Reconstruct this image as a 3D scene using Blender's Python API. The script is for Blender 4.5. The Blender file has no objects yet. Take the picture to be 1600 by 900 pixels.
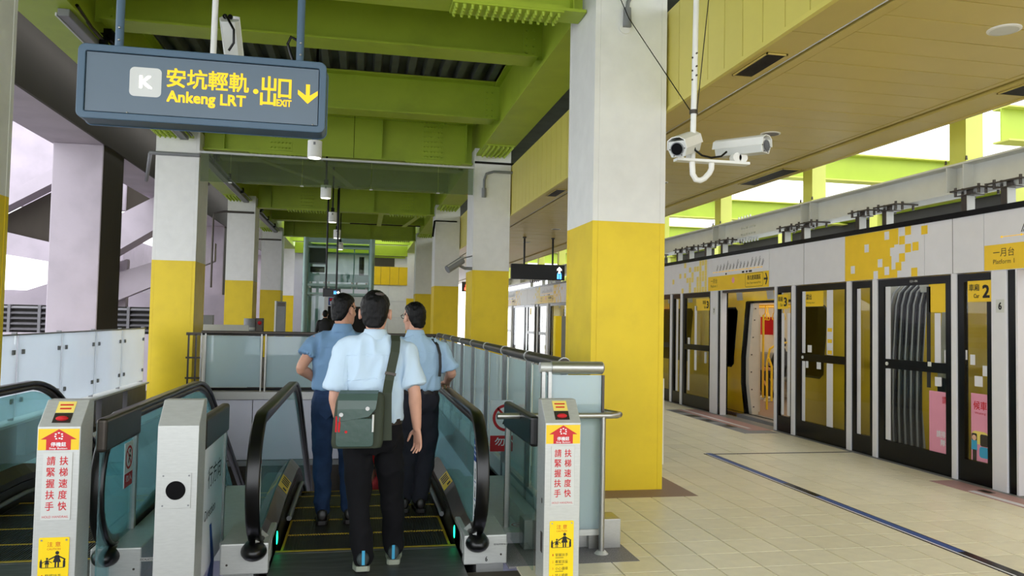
import bpy, math, random
from mathutils import Vector, Matrix
random.seed(11)
SC = bpy.context.scene
COL = bpy.context.collection
PI = math.pi

# ------------------------------------------------------------------ camera
def make_camera():
    yaw, pit, roll = 0.195994, 0.0415894, 0.01959765
    cy, sy = math.cos(yaw), math.sin(yaw)
    f = Vector((sy*math.cos(pit), cy*math.cos(pit), math.sin(pit)))
    r = Vector((cy, -sy, 0)); u = r.cross(f)
    r2 = r*math.cos(roll)+u*math.sin(roll); u2 = -r*math.sin(roll)+u*math.cos(roll)
    cd = bpy.data.cameras.new('camera'); co = bpy.data.objects.new('camera', cd); COL.objects.link(co)
    cd.sensor_width = 36.0; cd.lens = 27.0; cd.clip_start = 0.05; cd.clip_end = 400
    m = Matrix(((r2.x, u2.x, -f.x, 0), (r2.y, u2.y, -f.y, 0), (r2.z, u2.z, -f.z, 1.57), (0, 0, 0, 1)))
    co.matrix_world = m
    SC.camera = co
make_camera()

# ------------------------------------------------------------------ daylight and exposure
W = bpy.data.worlds.new('overcast_sky'); SC.world = W; W.use_nodes = True
_n = W.node_tree.nodes; _n.clear()
_bg = _n.new('ShaderNodeBackground'); _ow = _n.new('ShaderNodeOutputWorld')
_bg.inputs[0].default_value = (0.93, 0.96, 1.0, 1); _bg.inputs[1].default_value = 1.0
W.node_tree.links.new(_bg.outputs[0], _ow.inputs[0])
SC.view_settings.view_transform = 'Standard'; SC.view_settings.look = 'None'
SC.view_settings.gamma = 1.0; SC.view_settings.use_curve_mapping = False
SC.view_settings.exposure = 1.72
SC.cycles.max_bounces = 10; SC.cycles.diffuse_bounces = 6; SC.cycles.transparent_max_bounces = 24
SC.cycles.caustics_reflective = False; SC.cycles.caustics_refractive = False
SC.cycles.sample_clamp_indirect = 8

# ------------------------------------------------------------------ materials
def lin(c):
    c /= 255.0
    return c/12.92 if c <= 0.04045 else ((c+0.055)/1.055)**2.4
def rgb(t): return (lin(t[0]), lin(t[1]), lin(t[2]), 1)
MATS = {}
def M(name, c, rough=0.5, metal=0.0, var=0.06, scale=6.0, bump=0.0, bscale=60.0, stretch=(1, 1, 1), spec=0.5, rand=0.0, emit=0.0, coat=0.0, dirt=None, dirt_scale=1.5):
    m = bpy.data.materials.new(name); m.use_nodes = True; nt = m.node_tree; n = nt.nodes; L = nt.links
    b = n['Principled BSDF']
    tc = n.new('ShaderNodeTexCoord'); mp = n.new('ShaderNodeMapping'); mp.inputs['Scale'].default_value = stretch
    L.new(tc.outputs['Object'], mp.inputs[0])
    nz = n.new('ShaderNodeTexNoise'); nz.inputs['Scale'].default_value = scale; nz.inputs['Detail'].default_value = 4
    L.new(mp.outputs[0], nz.inputs['Vector'])
    mr = n.new('ShaderNodeMapRange'); mr.inputs['From Min'].default_value = 0.3; mr.inputs['From Max'].default_value = 0.7
    mr.inputs['To Min'].default_value = 1-var; mr.inputs['To Max'].default_value = 1+var
    L.new(nz.outputs['Fac'], mr.inputs['Value'])
    val = mr.outputs[0]
    if rand:
        oi = n.new('ShaderNodeObjectInfo'); ge = n.new('ShaderNodeNewGeometry')
        ad = n.new('ShaderNodeMath'); ad.operation = 'ADD'; L.new(oi.outputs['Random'], ad.inputs[0]); L.new(ge.outputs['Random Per Island'], ad.inputs[1])
        fr = n.new('ShaderNodeMath'); fr.operation = 'FRACT'; L.new(ad.outputs[0], fr.inputs[0])
        m2 = n.new('ShaderNodeMapRange'); m2.inputs['To Min'].default_value = 1-rand; m2.inputs['To Max'].default_value = 1+rand
        L.new(fr.outputs[0], m2.inputs['Value'])
        mu = n.new('ShaderNodeMath'); mu.operation = 'MULTIPLY'; L.new(val, mu.inputs[0]); L.new(m2.outputs[0], mu.inputs[1]); val = mu.outputs[0]
    vm = n.new('ShaderNodeVectorMath'); vm.operation = 'SCALE'; vm.inputs[0].default_value = rgb(c)[:3]; L.new(val, vm.inputs['Scale'])
    colout = vm.outputs[0]
    if dirt:
        nd = n.new('ShaderNodeTexNoise'); nd.inputs['Scale'].default_value = dirt_scale; nd.inputs['Detail'].default_value = 6; nd.inputs['Roughness'].default_value = 0.65
        L.new(mp.outputs[0], nd.inputs['Vector'])
        rd = n.new('ShaderNodeMapRange'); rd.inputs['From Min'].default_value = 0.52; rd.inputs['From Max'].default_value = 0.75; rd.inputs['To Max'].default_value = 0.35
        L.new(nd.outputs['Fac'], rd.inputs['Value'])
        mx = n.new('ShaderNodeMix'); mx.data_type = 'RGBA'; L.new(rd.outputs[0], mx.inputs['Factor']); L.new(colout, mx.inputs['A']); mx.inputs['B'].default_value = rgb(dirt)
        colout = mx.outputs['Result']
    L.new(colout, b.inputs['Base Color'])
    b.inputs['Roughness'].default_value = rough; b.inputs['Metallic'].default_value = metal
    b.inputs['Specular IOR Level'].default_value = spec
    if coat: b.inputs['Coat Weight'].default_value = coat; b.inputs['Coat Roughness'].default_value = 0.08
    if emit:
        L.new(colout, b.inputs['Emission Color']); b.inputs['Emission Strength'].default_value = emit
    if bump:
        nb = n.new('ShaderNodeTexNoise'); nb.inputs['Scale'].default_value = bscale; nb.inputs['Detail'].default_value = 3
        L.new(mp.outputs[0], nb.inputs['Vector'])
        bp = n.new('ShaderNodeBump'); bp.inputs['Strength'].default_value = bump; bp.inputs['Distance'].default_value = 0.01
        L.new(nb.outputs['Fac'], bp.inputs['Height']); L.new(bp.outputs[0], b.inputs['Normal'])
    MATS[name] = m
    return m

def glass(name, tint, refl_rough=0.02, frost=0.0, frost_col=(220, 235, 240), trans=0.5, refl=1.0):
    """thin pane: tinted see-through + fresnel mirror (+ frosted film); both sides behave alike"""
    m = bpy.data.materials.new(name); m.use_nodes = True; nt = m.node_tree; n = nt.nodes; L = nt.links; n.clear()
    out = n.new('ShaderNodeOutputMaterial')
    tr = n.new('ShaderNodeBsdfTransparent'); tr.inputs[0].default_value = rgb(tint)
    base = tr.outputs[0]
    if frost:
        df = n.new('ShaderNodeBsdfDiffuse'); tl = n.new('ShaderNodeBsdfTranslucent')
        nz = n.new('ShaderNodeTexNoise'); nz.inputs['Scale'].default_value = 3
        tc = n.new('ShaderNodeTexCoord'); L.new(tc.outputs['Object'], nz.inputs['Vector'])
        mr = n.new('ShaderNodeMapRange'); mr.inputs['To Min'].default_value = 0.93; mr.inputs['To Max'].default_value = 1.0; L.new(nz.outputs['Fac'], mr.inputs['Value'])
        vm = n.new('ShaderNodeVectorMath'); vm.operation = 'SCALE'; vm.inputs[0].default_value = rgb(frost_col)[:3]; L.new(mr.outputs[0], vm.inputs['Scale'])
        L.new(vm.outputs[0], df.inputs[0]); L.new(vm.outputs[0], tl.inputs[0])
        m1 = n.new('ShaderNodeMixShader'); m1.inputs[0].default_value = trans; L.new(df.outputs[0], m1.inputs[1]); L.new(tl.outputs[0], m1.inputs[2])
        m2 = n.new('ShaderNodeMixShader'); m2.inputs[0].default_value = frost; L.new(base, m2.inputs[1]); L.new(m1.outputs[0], m2.inputs[2]); base = m2.outputs[0]
    gl = n.new('ShaderNodeBsdfGlossy'); gl.inputs['Roughness'].default_value = refl_rough; gl.inputs[0].default_value = (1, 1, 1, 1)
    fr = n.new('ShaderNodeFresnel'); fr.inputs[0].default_value = 1.5
    ge = n.new('ShaderNodeNewGeometry'); inv = n.new('ShaderNodeMath'); inv.operation = 'SUBTRACT'; inv.inputs[0].default_value = 1; L.new(ge.outputs['Backfacing'], inv.inputs[1])
    mu = n.new('ShaderNodeMath'); mu.operation = 'MULTIPLY'; L.new(fr.outputs[0], mu.inputs[0]); L.new(inv.outputs[0], mu.inputs[1])
    mk = n.new('ShaderNodeMath'); mk.operation = 'MULTIPLY'; L.new(mu.outputs[0], mk.inputs[0]); mk.inputs[1].default_value = refl
    mx = n.new('ShaderNodeMixShader'); L.new(mk.outputs[0], mx.inputs[0]); L.new(base, mx.inputs[1]); L.new(gl.outputs[0], mx.inputs[2])
    L.new(mx.outputs[0], out.inputs[0]); MATS[name] = m
    return m

m_white = M('white_paint', (232, 232, 228), 0.55, var=0.03, dirt=(205, 206, 202), dirt_scale=1.2)
m_yellow = M('yellow_paint', (234, 204, 24), 0.5, var=0.05, scale=2.5, dirt=(205, 170, 30), dirt_scale=1.4)
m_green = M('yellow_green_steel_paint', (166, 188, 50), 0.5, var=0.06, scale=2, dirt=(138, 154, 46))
m_lime = M('lit_lime_steel_paint', (200, 205, 96), 0.5, var=0.05, scale=2)  # own pale lime of the posts; on girder flanges it paints in skylight
m_deck = M('bare_galvanized_deck', (88, 92, 90), 0.7, metal=0.0, var=0.2, scale=3)
m_soffit = M('cream_metal_plank', (200, 180, 98), 0.38, var=0.03, scale=3, rand=0.012)
m_fascia = M('pale_yellow_panel', (216, 203, 104), 0.42, var=0.03, scale=3, rand=0.02)
m_dark = M('dark_recess', (28, 26, 22), 0.8, var=0.1)
m_tile = M('cream_floor_tile', (230, 223, 194), 0.34, var=0.05, scale=9, rand=0.05, bump=0.02, bscale=120)
m_grout = M('grout', (66, 60, 48), 0.9, var=0.1)
m_pad = M('brown_stone_pad', (140, 116, 100), 0.6, var=0.08, scale=90)
m_granite = M('speckled_granite', (128, 126, 128), 0.6, var=0.45, scale=160)
m_pink = M('pink_granite', (178, 140, 136), 0.5, var=0.12, scale=110)
m_black = M('black_enamel', (5, 5, 7), 0.22, var=0.1, spec=0.25)
m_rubber = M('black_rubber', (9, 9, 10), 0.3, var=0.15, scale=12)
m_steel = M('brushed_stainless', (176, 176, 172), 0.34, metal=0.9, var=0.08, scale=30, stretch=(1, 1, 12))
m_post = M('satin_dark_steel', (128, 130, 130), 0.4, metal=0.8, var=0.06, scale=20)
m_steel2 = M('satin_steel_plate', (196, 198, 194), 0.42, metal=0.45, var=0.05, scale=20, stretch=(1, 1, 6))
m_darksteel = M('dark_bronze_steel', (74, 68, 62), 0.35, metal=0.6, var=0.08, scale=20)
m_bluegrey = M('blue_grey_enamel', (72, 96, 116), 0.42, var=0.04)
m_signface = M('sign_face_blue_grey', (92, 108, 122), 0.35, var=0.02)
m_signyellow = M('sign_lettering_yellow', (250, 200, 20), 0.5, var=0.02, emit=0.12)
m_signwhite = M('sign_lettering_white', (235, 238, 240), 0.5, var=0.02)
m_lightgrey = M('light_grey_plastic', (206, 208, 204), 0.45, var=0.03)
m_grey = M('mid_grey_metal', (128, 130, 132), 0.5, var=0.06)
m_red = M('sign_red', (200, 28, 36), 0.5, var=0.04)
m_ink = M('black_print', (20, 20, 22), 0.6, var=0.05)
m_blueprint = M('blue_print', (18, 66, 142), 0.5, var=0.05)
m_plateyellow = M('warning_plate_yellow', (250, 214, 0), 0.45, var=0.03)
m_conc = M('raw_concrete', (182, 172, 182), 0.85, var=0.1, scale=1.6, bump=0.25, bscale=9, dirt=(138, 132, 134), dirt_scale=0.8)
m_concd = M('stained_concrete', (60, 54, 46), 0.9, var=0.14, scale=1.5, bump=0.25, bscale=9, stretch=(1, 1, 0.25), dirt=(46, 38, 30))  # stained brown, darkened further to paint in the shade of unlit faces
m_wallpanel = M('grey_wall_panel', (208, 208, 220), 0.5, var=0.04, scale=2)
m_louver = M('louvre_metal', (110, 108, 112), 0.5, var=0.08)
m_ground = M('ground_asphalt', (84, 84, 84), 0.9, var=0.15, scale=0.6)
m_psdwhite = M('screen_door_white', (222, 222, 228), 0.4, var=0.02)
m_psdyellow = M('screen_door_yellow', (240, 200, 20), 0.4, var=0.03)
m_psdyellow2 = M('screen_door_pale_yellow', (236, 214, 110), 0.4, var=0.03)
m_train = M('train_yellow', (238, 196, 30), 0.3, var=0.03, coat=0.3)
m_trainwhite = M('train_white', (226, 226, 224), 0.35, var=0.03)
m_trainint = M('train_interior_cream', (214, 208, 196), 0.5, var=0.04)
m_warm = M('train_lamp_diffuser', (255, 243, 222), 0.5, var=0.01, emit=2.0)
m_bellow = M('grey_bellows', (84, 84, 92), 0.7, var=0.1)
m_bellowedge = M('bellows_frame_aluminium', (190, 190, 196), 0.4, metal=0.5, var=0.05)
m_handleyellow = M('yellow_handrail_paint', (250, 206, 40), 0.35, var=0.03)
m_step = M('escalator_step_metal', (66, 62, 58), 0.5, metal=0.5, var=0.12, scale=20)
m_plate = M('floor_plate_metal', (92, 94, 92), 0.5, metal=0.6, var=0.28, scale=7, stretch=(0.6, 3, 1))
m_stepyellow = M('step_edge_yellow', (176, 146, 26), 0.6, var=0.15, scale=30)
m_greenlamp = M('green_running_lamp', (20, 240, 150), 0.4, var=0.01, emit=2.0)
m_redlamp = M('red_led', (255, 60, 40), 0.4, var=0.01, emit=3.0)
m_bluelamp = M('blue_lit_pictogram', (70, 150, 255), 0.4, var=0.01, emit=1.0)
m_whitelamp = M('lit_white', (255, 250, 240), 0.4, var=0.01, emit=1.2)
m_skin = M('skin', (206, 156, 132), 0.5, var=0.06, scale=14)
m_skin2 = M('skin_tanned', (186, 138, 114), 0.5, var=0.06, scale=14)
m_hair = M('black_hair', (7, 7, 8), 0.5, var=0.35, scale=60, stretch=(1, 1, 0.2), bump=0.6, bscale=90, spec=0.2)
m_scalp = M('thinning_hair', (74, 66, 62), 0.6, var=0.4, scale=80)
m_shirt1 = M('pale_blue_shirt_cloth', (190, 212, 230), 0.8, var=0.03, scale=5, bump=0.35, bscale=7, stretch=(1, 1, 0.4))
m_shirt2 = M('slate_blue_polo_cloth', (104, 138, 172), 0.85, var=0.05, scale=8, bump=0.35, bscale=8, stretch=(1, 1, 0.4))
m_shirt3 = M('sky_blue_shirt_cloth', (164, 194, 220), 0.8, var=0.03, scale=5, bump=0.35, bscale=7, stretch=(1, 1, 0.4))
m_blacktr = M('black_trouser_cloth', (16, 16, 19), 0.9, var=0.1, bump=0.4, bscale=8, stretch=(1, 1, 0.3), spec=0.2)
m_greytr = M('charcoal_trouser_cloth', (44, 44, 52), 0.9, var=0.1, bump=0.4, bscale=8, stretch=(1, 1, 0.3), spec=0.2)
m_jeans = M('blue_denim', (36, 54, 84), 0.9, var=0.22, scale=9, bump=0.3, bscale=10, spec=0.2)
m_leather = M('dark_leather', (30, 24, 22), 0.4, var=0.1)
m_bag = M('olive_green_bag_canvas', (58, 80, 72), 0.24, var=0.06, bump=0.08, bscale=30)
m_strap = M('olive_strap_webbing', (46, 54, 38), 0.75, var=0.08)
m_shoe = M('dark_green_trainer', (44, 54, 54), 0.7, var=0.2, scale=40)
m_sole = M('pale_rubber_sole', (150, 156, 140), 0.7, var=0.08)
m_cyan = M('cyan_webbing', (60, 160, 200), 0.7, var=0.05)
m_redcloth = M('red_cloth', (196, 26, 34), 0.8, var=0.06)
m_pinkposter = M('pink_poster', (226, 150, 176), 0.5, var=0.02)
m_peach = M('peach_panel', (226, 180, 150), 0.5, var=0.03)
m_elev = M('pale_green_steel', (150, 178, 170), 0.4, metal=0.3, var=0.05)

g_clear = glass('clear_glass', (232, 242, 240))
g_teal = glass('teal_glass', (206, 236, 238), frost=0.22, frost_col=(186, 224, 230), trans=0.45, refl=0.9)
g_door = glass('screen_door_glass', (243, 246, 243), refl=0.7)
g_fence = glass('fence_glass', (206, 228, 232), frost=0.74, frost_col=(222, 240, 246), trans=0.5)
g_frost = glass('frosted_white_glass', (225, 238, 245), frost=0.9, frost_col=(246, 250, 255), trans=0.55)
g_baffle = glass('smoke_baffle_glass', (214, 222, 208), frost=0.10, frost_col=(200, 210, 190), refl=0.8)
g_dark = glass('dark_train_window', (60, 66, 70), refl=1.2)

# ------------------------------------------------------------------ mesh helpers
class MB:
    def __init__(s): s.v = []; s.f = []; s.m = []; s.sm = []
    def add(s, vs, fs, m=0, smooth=False):
        o = len(s.v); s.v += [tuple(v) for v in vs]
        for f in fs: s.f.append([i+o for i in f]); s.m.append(m); s.sm.append(smooth)
        return s
    def box(s, x0, x1, y0, y1, z0, z1, m=0):
        if x0 > x1: x0, x1 = x1, x0
        if y0 > y1: y0, y1 = y1, y0
        if z0 > z1: z0, z1 = z1, z0
        vs = [(x0,y0,z0),(x1,y0,z0),(x1,y1,z0),(x0,y1,z0),(x0,y0,z1),(x1,y0,z1),(x1,y1,z1),(x0,y1,z1)]
        return s.add(vs, [(0,3,2,1),(4,5,6,7),(0,1,5,4),(1,2,6,5),(2,3,7,6),(3,0,4,7)], m)
    def obox(s, c, size, ax=(Vector((1,0,0)), Vector((0,1,0)), Vector((0,0,1))), m=0):
        c = Vector(c); a, b, d = [Vector(q).normalized()*h*0.5 for q, h in zip(ax, size)]
        vs = [c-a-b-d, c+a-b-d, c+a+b-d, c-a+b-d, c-a-b+d, c+a-b+d, c+a+b+d, c-a+b+d]
        return s.add(vs, [(0,3,2,1),(4,5,6,7),(0,1,5,4),(1,2,6,5),(2,3,7,6),(3,0,4,7)], m)
    def bar(s, p0, p1, w, h, m=0, up=(0,0,1)):
        p0 = Vector(p0); p1 = Vector(p1); d = (p1-p0); L = d.length; d.normalize(); u = Vector(up)
        r = d.cross(u)
        if r.length < 1e-4: r = Vector((1,0,0))
        r.normalize(); u = r.cross(d)
        return s.obox((p0+p1)/2, (w, L, h), (r, d, u), m)
    def cyl(s, p0, p1, r0, r1=None, n=12, m=0, smooth=True, cap=True):
        r1 = r0 if r1 is None else r1
        p0 = Vector(p0); p1 = Vector(p1); d = (p1-p0).normalized()
        a = d.orthogonal().normalized(); b = d.cross(a)
        ring = [(a*math.cos(2*PI*i/n)+b*math.sin(2*PI*i/n)) for i in range(n)]
        vs = [p0+q*r0 for q in ring]+[p1+q*r1 for q in ring]
        s.add(vs, [(i, (i+1) % n, n+(i+1) % n, n+i) for i in range(n)], m, smooth)
        if cap: s.add(vs, [tuple(range(n-1,-1,-1)), tuple(range(n,2*n))], m)
        return s
    def tube(s, path, r, n=8, m=0, flat=None):
        P = [Vector(p) for p in path]; rings = []; pa = None
        for i, p in enumerate(P):
            d = ((P[i+1] if i < len(P)-1 else P[i])-(P[i-1] if i else P[i])).normalized()
            if pa is None: a = d.orthogonal().normalized()
            else:
                a = pa-d*pa.dot(d)
                a = a.normalized() if a.length > 1e-6 else d.orthogonal().normalized()
            pa = a; b = d.cross(a); rr = r[i] if isinstance(r, (list, tuple)) else r
            rings.append([p+(a*math.cos(2*PI*k/n)+b*math.sin(2*PI*k/n))*rr for k in range(n)])
        return s.loft(rings, m)
    def loft(s, rings, m=0, smooth=True, cap=True):
        n = len(rings[0]); vs = [v for r in rings for v in r]; fs = []
        for j in range(len(rings)-1):
            for i in range(n): fs.append((j*n+i, j*n+(i+1) % n, (j+1)*n+(i+1) % n, (j+1)*n+i))
        s.add(vs, fs, m, smooth)
        if cap: s.add(vs, [tuple(range(n-1,-1,-1)), tuple(range((len(rings)-1)*n, len(rings)*n))], m, False)
        return s
    def prism(s, poly, axis, a0, a1, m=0):
        """poly: 2-D outline; axis 'x': (y,z), 'y': (x,z), 'z': (x,y)"""
        n = len(poly)
        def P(q, a): return (a, q[0], q[1]) if axis == 'x' else (q[0], a, q[1]) if axis == 'y' else (q[0], q[1], a)
        vs = [P(q, a0) for q in poly]+[P(q, a1) for q in poly]
        fs = [(i, (i+1) % n, n+(i+1) % n, n+i) for i in range(n)]+[tuple(range(n-1,-1,-1)), tuple(range(n,2*n))]
        return s.add(vs, fs, m)
    def strip(s, outer, inner, axis, a0, a1, m=0, smooth=True):
        """band between two open 2-D polylines of equal length, extruded"""
        n = len(outer)
        def P(q, a): return (a, q[0], q[1]) if axis == 'x' else (q[0], a, q[1])
        vs = [P(q, a) for a in (a0, a1) for pl in (outer, inner) for q in pl]
        O0, I0, O1, I1 = 0, n, 2*n, 3*n; fs = []
        for i in range(n-1):
            fs += [(O0+i, O0+i+1, O1+i+1, O1+i), (I0+i+1, I0+i, I1+i, I1+i+1), (O0+i+1, O0+i, I0+i, I0+i+1), (O1+i, O1+i+1, I1+i+1, I1+i)]
        fs += [(O0, O1, I1, I0), (O0+n-1, I0+n-1, I1+n-1, O1+n-1)]
        return s.add(vs, fs, m, smooth)
    def sphere(s, c, r, nu=12, nv=8, m=0):
        c = Vector(c); rx, ry, rz = (r, r, r) if not isinstance(r, (tuple, list)) else r
        vs = [(c.x, c.y, c.z+rz)]
        for j in range(1, nv):
            t = PI*j/nv
            for i in range(nu): vs.append((c.x+rx*math.sin(t)*math.cos(2*PI*i/nu), c.y+ry*math.sin(t)*math.sin(2*PI*i/nu), c.z+rz*math.cos(t)))
        vs.append((c.x, c.y, c.z-rz)); L = len(vs)-1; fs = []
        for i in range(nu):
            fs.append((0, 1+i, 1+(i+1) % nu)); b = 1+(nv-2)*nu; fs.append((L, b+(i+1) % nu, b+i))
            for j in range(nv-2): fs.append((1+j*nu+i, 1+(j+1)*nu+i, 1+(j+1)*nu+(i+1) % nu, 1+j*nu+(i+1) % nu))
        return s.add(vs, fs, m, True)
    def disc(s, c, r, nrm, n=20, m=0, t=0.002):
        c = Vector(c); nrm = Vector(nrm).normalized()
        return s.cyl(c, c+nrm*t, r, n=n, m=m, smooth=False)

def origin(o):
    v = Vector((0, 0, 0))
    while o is not None: v += o.location; o = o.parent
    return v
def obj(name, mb, mat, parent=None, bev=0.0, label=None, kind=None, seg=2):
    me = bpy.data.meshes.new(name); org = origin(parent)
    me.from_pydata([(v[0]-org.x, v[1]-org.y, v[2]-org.z) for v in mb.v], [], mb.f)
    for m in (mat if isinstance(mat, (list, tuple)) else [mat]): me.materials.append(m)
    me.polygons.foreach_set('material_index', mb.m); me.polygons.foreach_set('use_smooth', mb.sm); me.update()
    o = bpy.data.objects.new(name, me); COL.objects.link(o)
    if parent is not None: o.parent = parent
    if bev:
        b = o.modifiers.new('bevel', 'BEVEL'); b.width = bev; b.segments = seg; b.limit_method = 'ANGLE'; b.angle_limit = math.radians(40)
    if label: o['label'] = label
    if kind: o['kind'] = kind
    return o
def thing(name, label, cat, loc=(0, 0, 0), group=None, kind=None):
    o = bpy.data.objects.new(name, None); COL.objects.link(o); o.location = loc; o.empty_display_size = 0.1
    o['label'] = label; o['category'] = cat
    if group: o['group'] = group
    if kind: o['kind'] = kind
    return o
def struct(name, mb, mat, label=None, bev=0):
    o = obj(name, mb, mat, None, bev); o['kind'] = 'structure'
    if label: o['label'] = label
    return o
def tag(o, label, cat, group=None):
    o['label'] = label; o['category'] = cat
    if group: o['group'] = group
    return o
def inst(name, mesh, parent, loc):
    o = bpy.data.objects.new(name, mesh); COL.objects.link(o); o.parent = parent; o.location = Vector(loc)-origin(parent); return o
def dup(root, loc, label=None):
    r = root.copy(); COL.objects.link(r); r.location = loc
    if label: r['label'] = label
    for ch in list(root.children):
        c = ch.copy(); COL.objects.link(c); c.parent = r
        for g in list(ch.children):
            d = g.copy(); COL.objects.link(d); d.parent = c
    return r

_txt = {}
def text_mesh(body, bold):
    k = (body, bold)
    if k in _txt: return _txt[k]
    c = bpy.data.curves.new('t', 'FONT'); c.body = body; c.resolution_u = 2; c.offset = bold; c.align_x = 'LEFT'
    o = bpy.data.objects.new('t', c); COL.objects.link(o)
    dg = bpy.context.evaluated_depsgraph_get(); dg.update()
    me = o.evaluated_get(dg).to_mesh()
    vs = [v.co.copy() for v in me.vertices]; fs = [tuple(p.vertices) for p in me.polygons]
    o.evaluated_get(dg).to_mesh_clear(); bpy.data.objects.remove(o); bpy.data.curves.remove(c)
    _txt[k] = (vs, fs); return _txt[k]
def put_text(mb, body, c, w, h, right=(1, 0, 0), up=(0, 0, 1), bold=0.012, m=0, shear=0.0):
    """fills a w x h box centred on c; bold strokes are laid by shifted copies"""
    vs, fs = text_mesh(body, 0.0)
    if not vs: return mb
    x0 = min(v.x for v in vs); x1 = max(v.x for v in vs); y0 = min(v.y for v in vs); y1 = max(v.y for v in vs)
    R = Vector(right).normalized(); U = Vector(up).normalized(); c = Vector(c)
    e = bold*h/(y1-y0)*0.9
    sh = [(0, 0)] if bold < 0.006 else [(-e, -e), (e, -e), (e, e), (-e, e), (0, 0)]
    N = R.cross(U)
    for k, (dx, dy) in enumerate(sh):
        out = []
        for v in vs:
            a = ((v.x-x0)/(x1-x0)-0.5)*(w-2*e); b = ((v.y-y0)/(y1-y0)-0.5)*(h-2*e)
            out.append(c+R*(a+b*shear+dx)+U*(b+dy)+N*(0.00012*k))
        mb.add(out, fs, m)
    return mb
def flat(mb, pts, c, right=(1, 0, 0), up=(0, 0, 1), m=0):
    """flat print: 2-D outline placed on a plane"""
    R = Vector(right).normalized(); U = Vector(up).normalized(); c = Vector(c)
    return mb.add([c+R*p[0]+U*p[1] for p in pts], [tuple(range(len(pts)))], m)
def rect(w, h, cx=0, cy=0): return [(cx-w/2, cy-h/2), (cx+w/2, cy-h/2), (cx+w/2, cy+h/2), (cx-w/2, cy+h/2)]
def circ(r, cx=0, cy=0, n=20): return [(cx+r*math.cos(2*PI*i/n), cy+r*math.sin(2*PI*i/n)) for i in range(n)]
def ring2(mb, r0, r1, c, right=(1, 0, 0), up=(0, 0, 1), m=0, n=28):
    R = Vector(right).normalized(); U = Vector(up).normalized(); c = Vector(c)
    vs = [c+R*r*math.cos(2*PI*i/n)+U*r*math.sin(2*PI*i/n) for r in (r0, r1) for i in range(n)]
    return mb.add(vs, [(i, (i+1) % n, n+(i+1) % n, n+i) for i in range(n)], m)
def rrect(w, h, r, n=5, cx=0, cy=0):
    out = []
    for (sx, sy, a0) in ((1, -1, -90), (1, 1, 0), (-1, 1, 90), (-1, -1, 180)):
        for i in range(n+1):
            a = math.radians(a0+90*i/n); out.append((cx+sx*(w/2-r)+r*math.cos(a), cy+sy*(h/2-r)+r*math.sin(a)))
    return out
# ================================================================== SETTING
# floor slab with the escalator well left open (X -2.92..1.42, Y 5.37..14.05)
PX0, PX1, PY0, PY1 = -2.95, 1.42, 5.37, 14.05
mb = MB()
mb.box(PX1, 6.3, -4, 48, -0.35, -0.012)
mb.box(-4.2, PX1, -4, PY0-0.55, -0.35, -0.012)
mb.box(-4.2, PX1, PY1+0.12, 48, -0.35, -0.012)
mb.box(-4.2, PX0, PY0-0.55, PY1+0.12, -0.35, -0.012)
floor = struct('floor', mb, m_grout)
# tiles: one shared chamfered tile, 300 single ones nearest the lens, the rest joined
TX, TY, GX, GY = 0.32, 0.2985, 2.305-0.32*4, 4.645-0.2985*3
def tile_mb(cx, cy, mb, w=TX, h=TY):
    a, b = w/2-0.0045, h/2-0.0045; c = 0.0008
    vs = [(cx-a, cy-b, -0.012), (cx+a, cy-b, -0.012), (cx+a, cy+b, -0.012), (cx-a, cy+b, -0.012),
          (cx-a, cy-b, -c), (cx+a, cy-b, -c), (cx+a, cy+b, -c), (cx-a, cy+b, -c),
          (cx-a+c, cy-b+c, 0), (cx+a-c, cy-b+c, 0), (cx+a-c, cy+b-c, 0), (cx-a+c, cy+b-c, 0)]
    fs = [(0,1,5,4),(1,2,6,5),(2,3,7,6),(3,0,4,7),(4,5,9,8),(5,6,10,9),(6,7,11,10),(7,4,8,11),(8,9,10,11)]
    return mb.add(vs, fs)
t0 = MB(); tile_mb(0, 0, t0)
tmesh = bpy.data.meshes.new('floor_tile'); tmesh.from_pydata(t0.v, [], t0.f); tmesh.materials.append(m_tile)
rest = MB(); ntile = 0
def covered(x, y):
    return (1.9 < x < 3.07 and 6.62 < y < 8.1) or (x < 1.84 and 4.9 < y) or (1.9 < x < 3.07 and 14.4 < y < 15.9)
cells = []
for j in range(-16, 120):
    for i in range(0, 16):
        cx, cy = GX+(i+0.5)*TX, GY+(j+0.5)*TY
        if cx > 6.2 or covered(cx, cy) or cy > 32: continue
        cells.append((cx, cy))
for cx, cy in cells:
    if cx > 1.9 and 4.3 < cy < 11.4 and cx > 2.9+(cy-7)*0.12-1.2 and cx < 2.0+(cy-4.3)*1.9+1.6 and ntile < 298:
        inst('floor_tile', tmesh, floor, (cx, cy, 0)); ntile += 1
    else: tile_mb(cx, cy, rest)
for j in range(4, 35):
    y = GY+j*TY
    if y > 4.9: rest.box(1.862, 1.981, y+0.004, y+TY-0.004, -0.012, 0)
obj('floor_tile', rest, m_tile, floor, kind='stuff')
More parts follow.
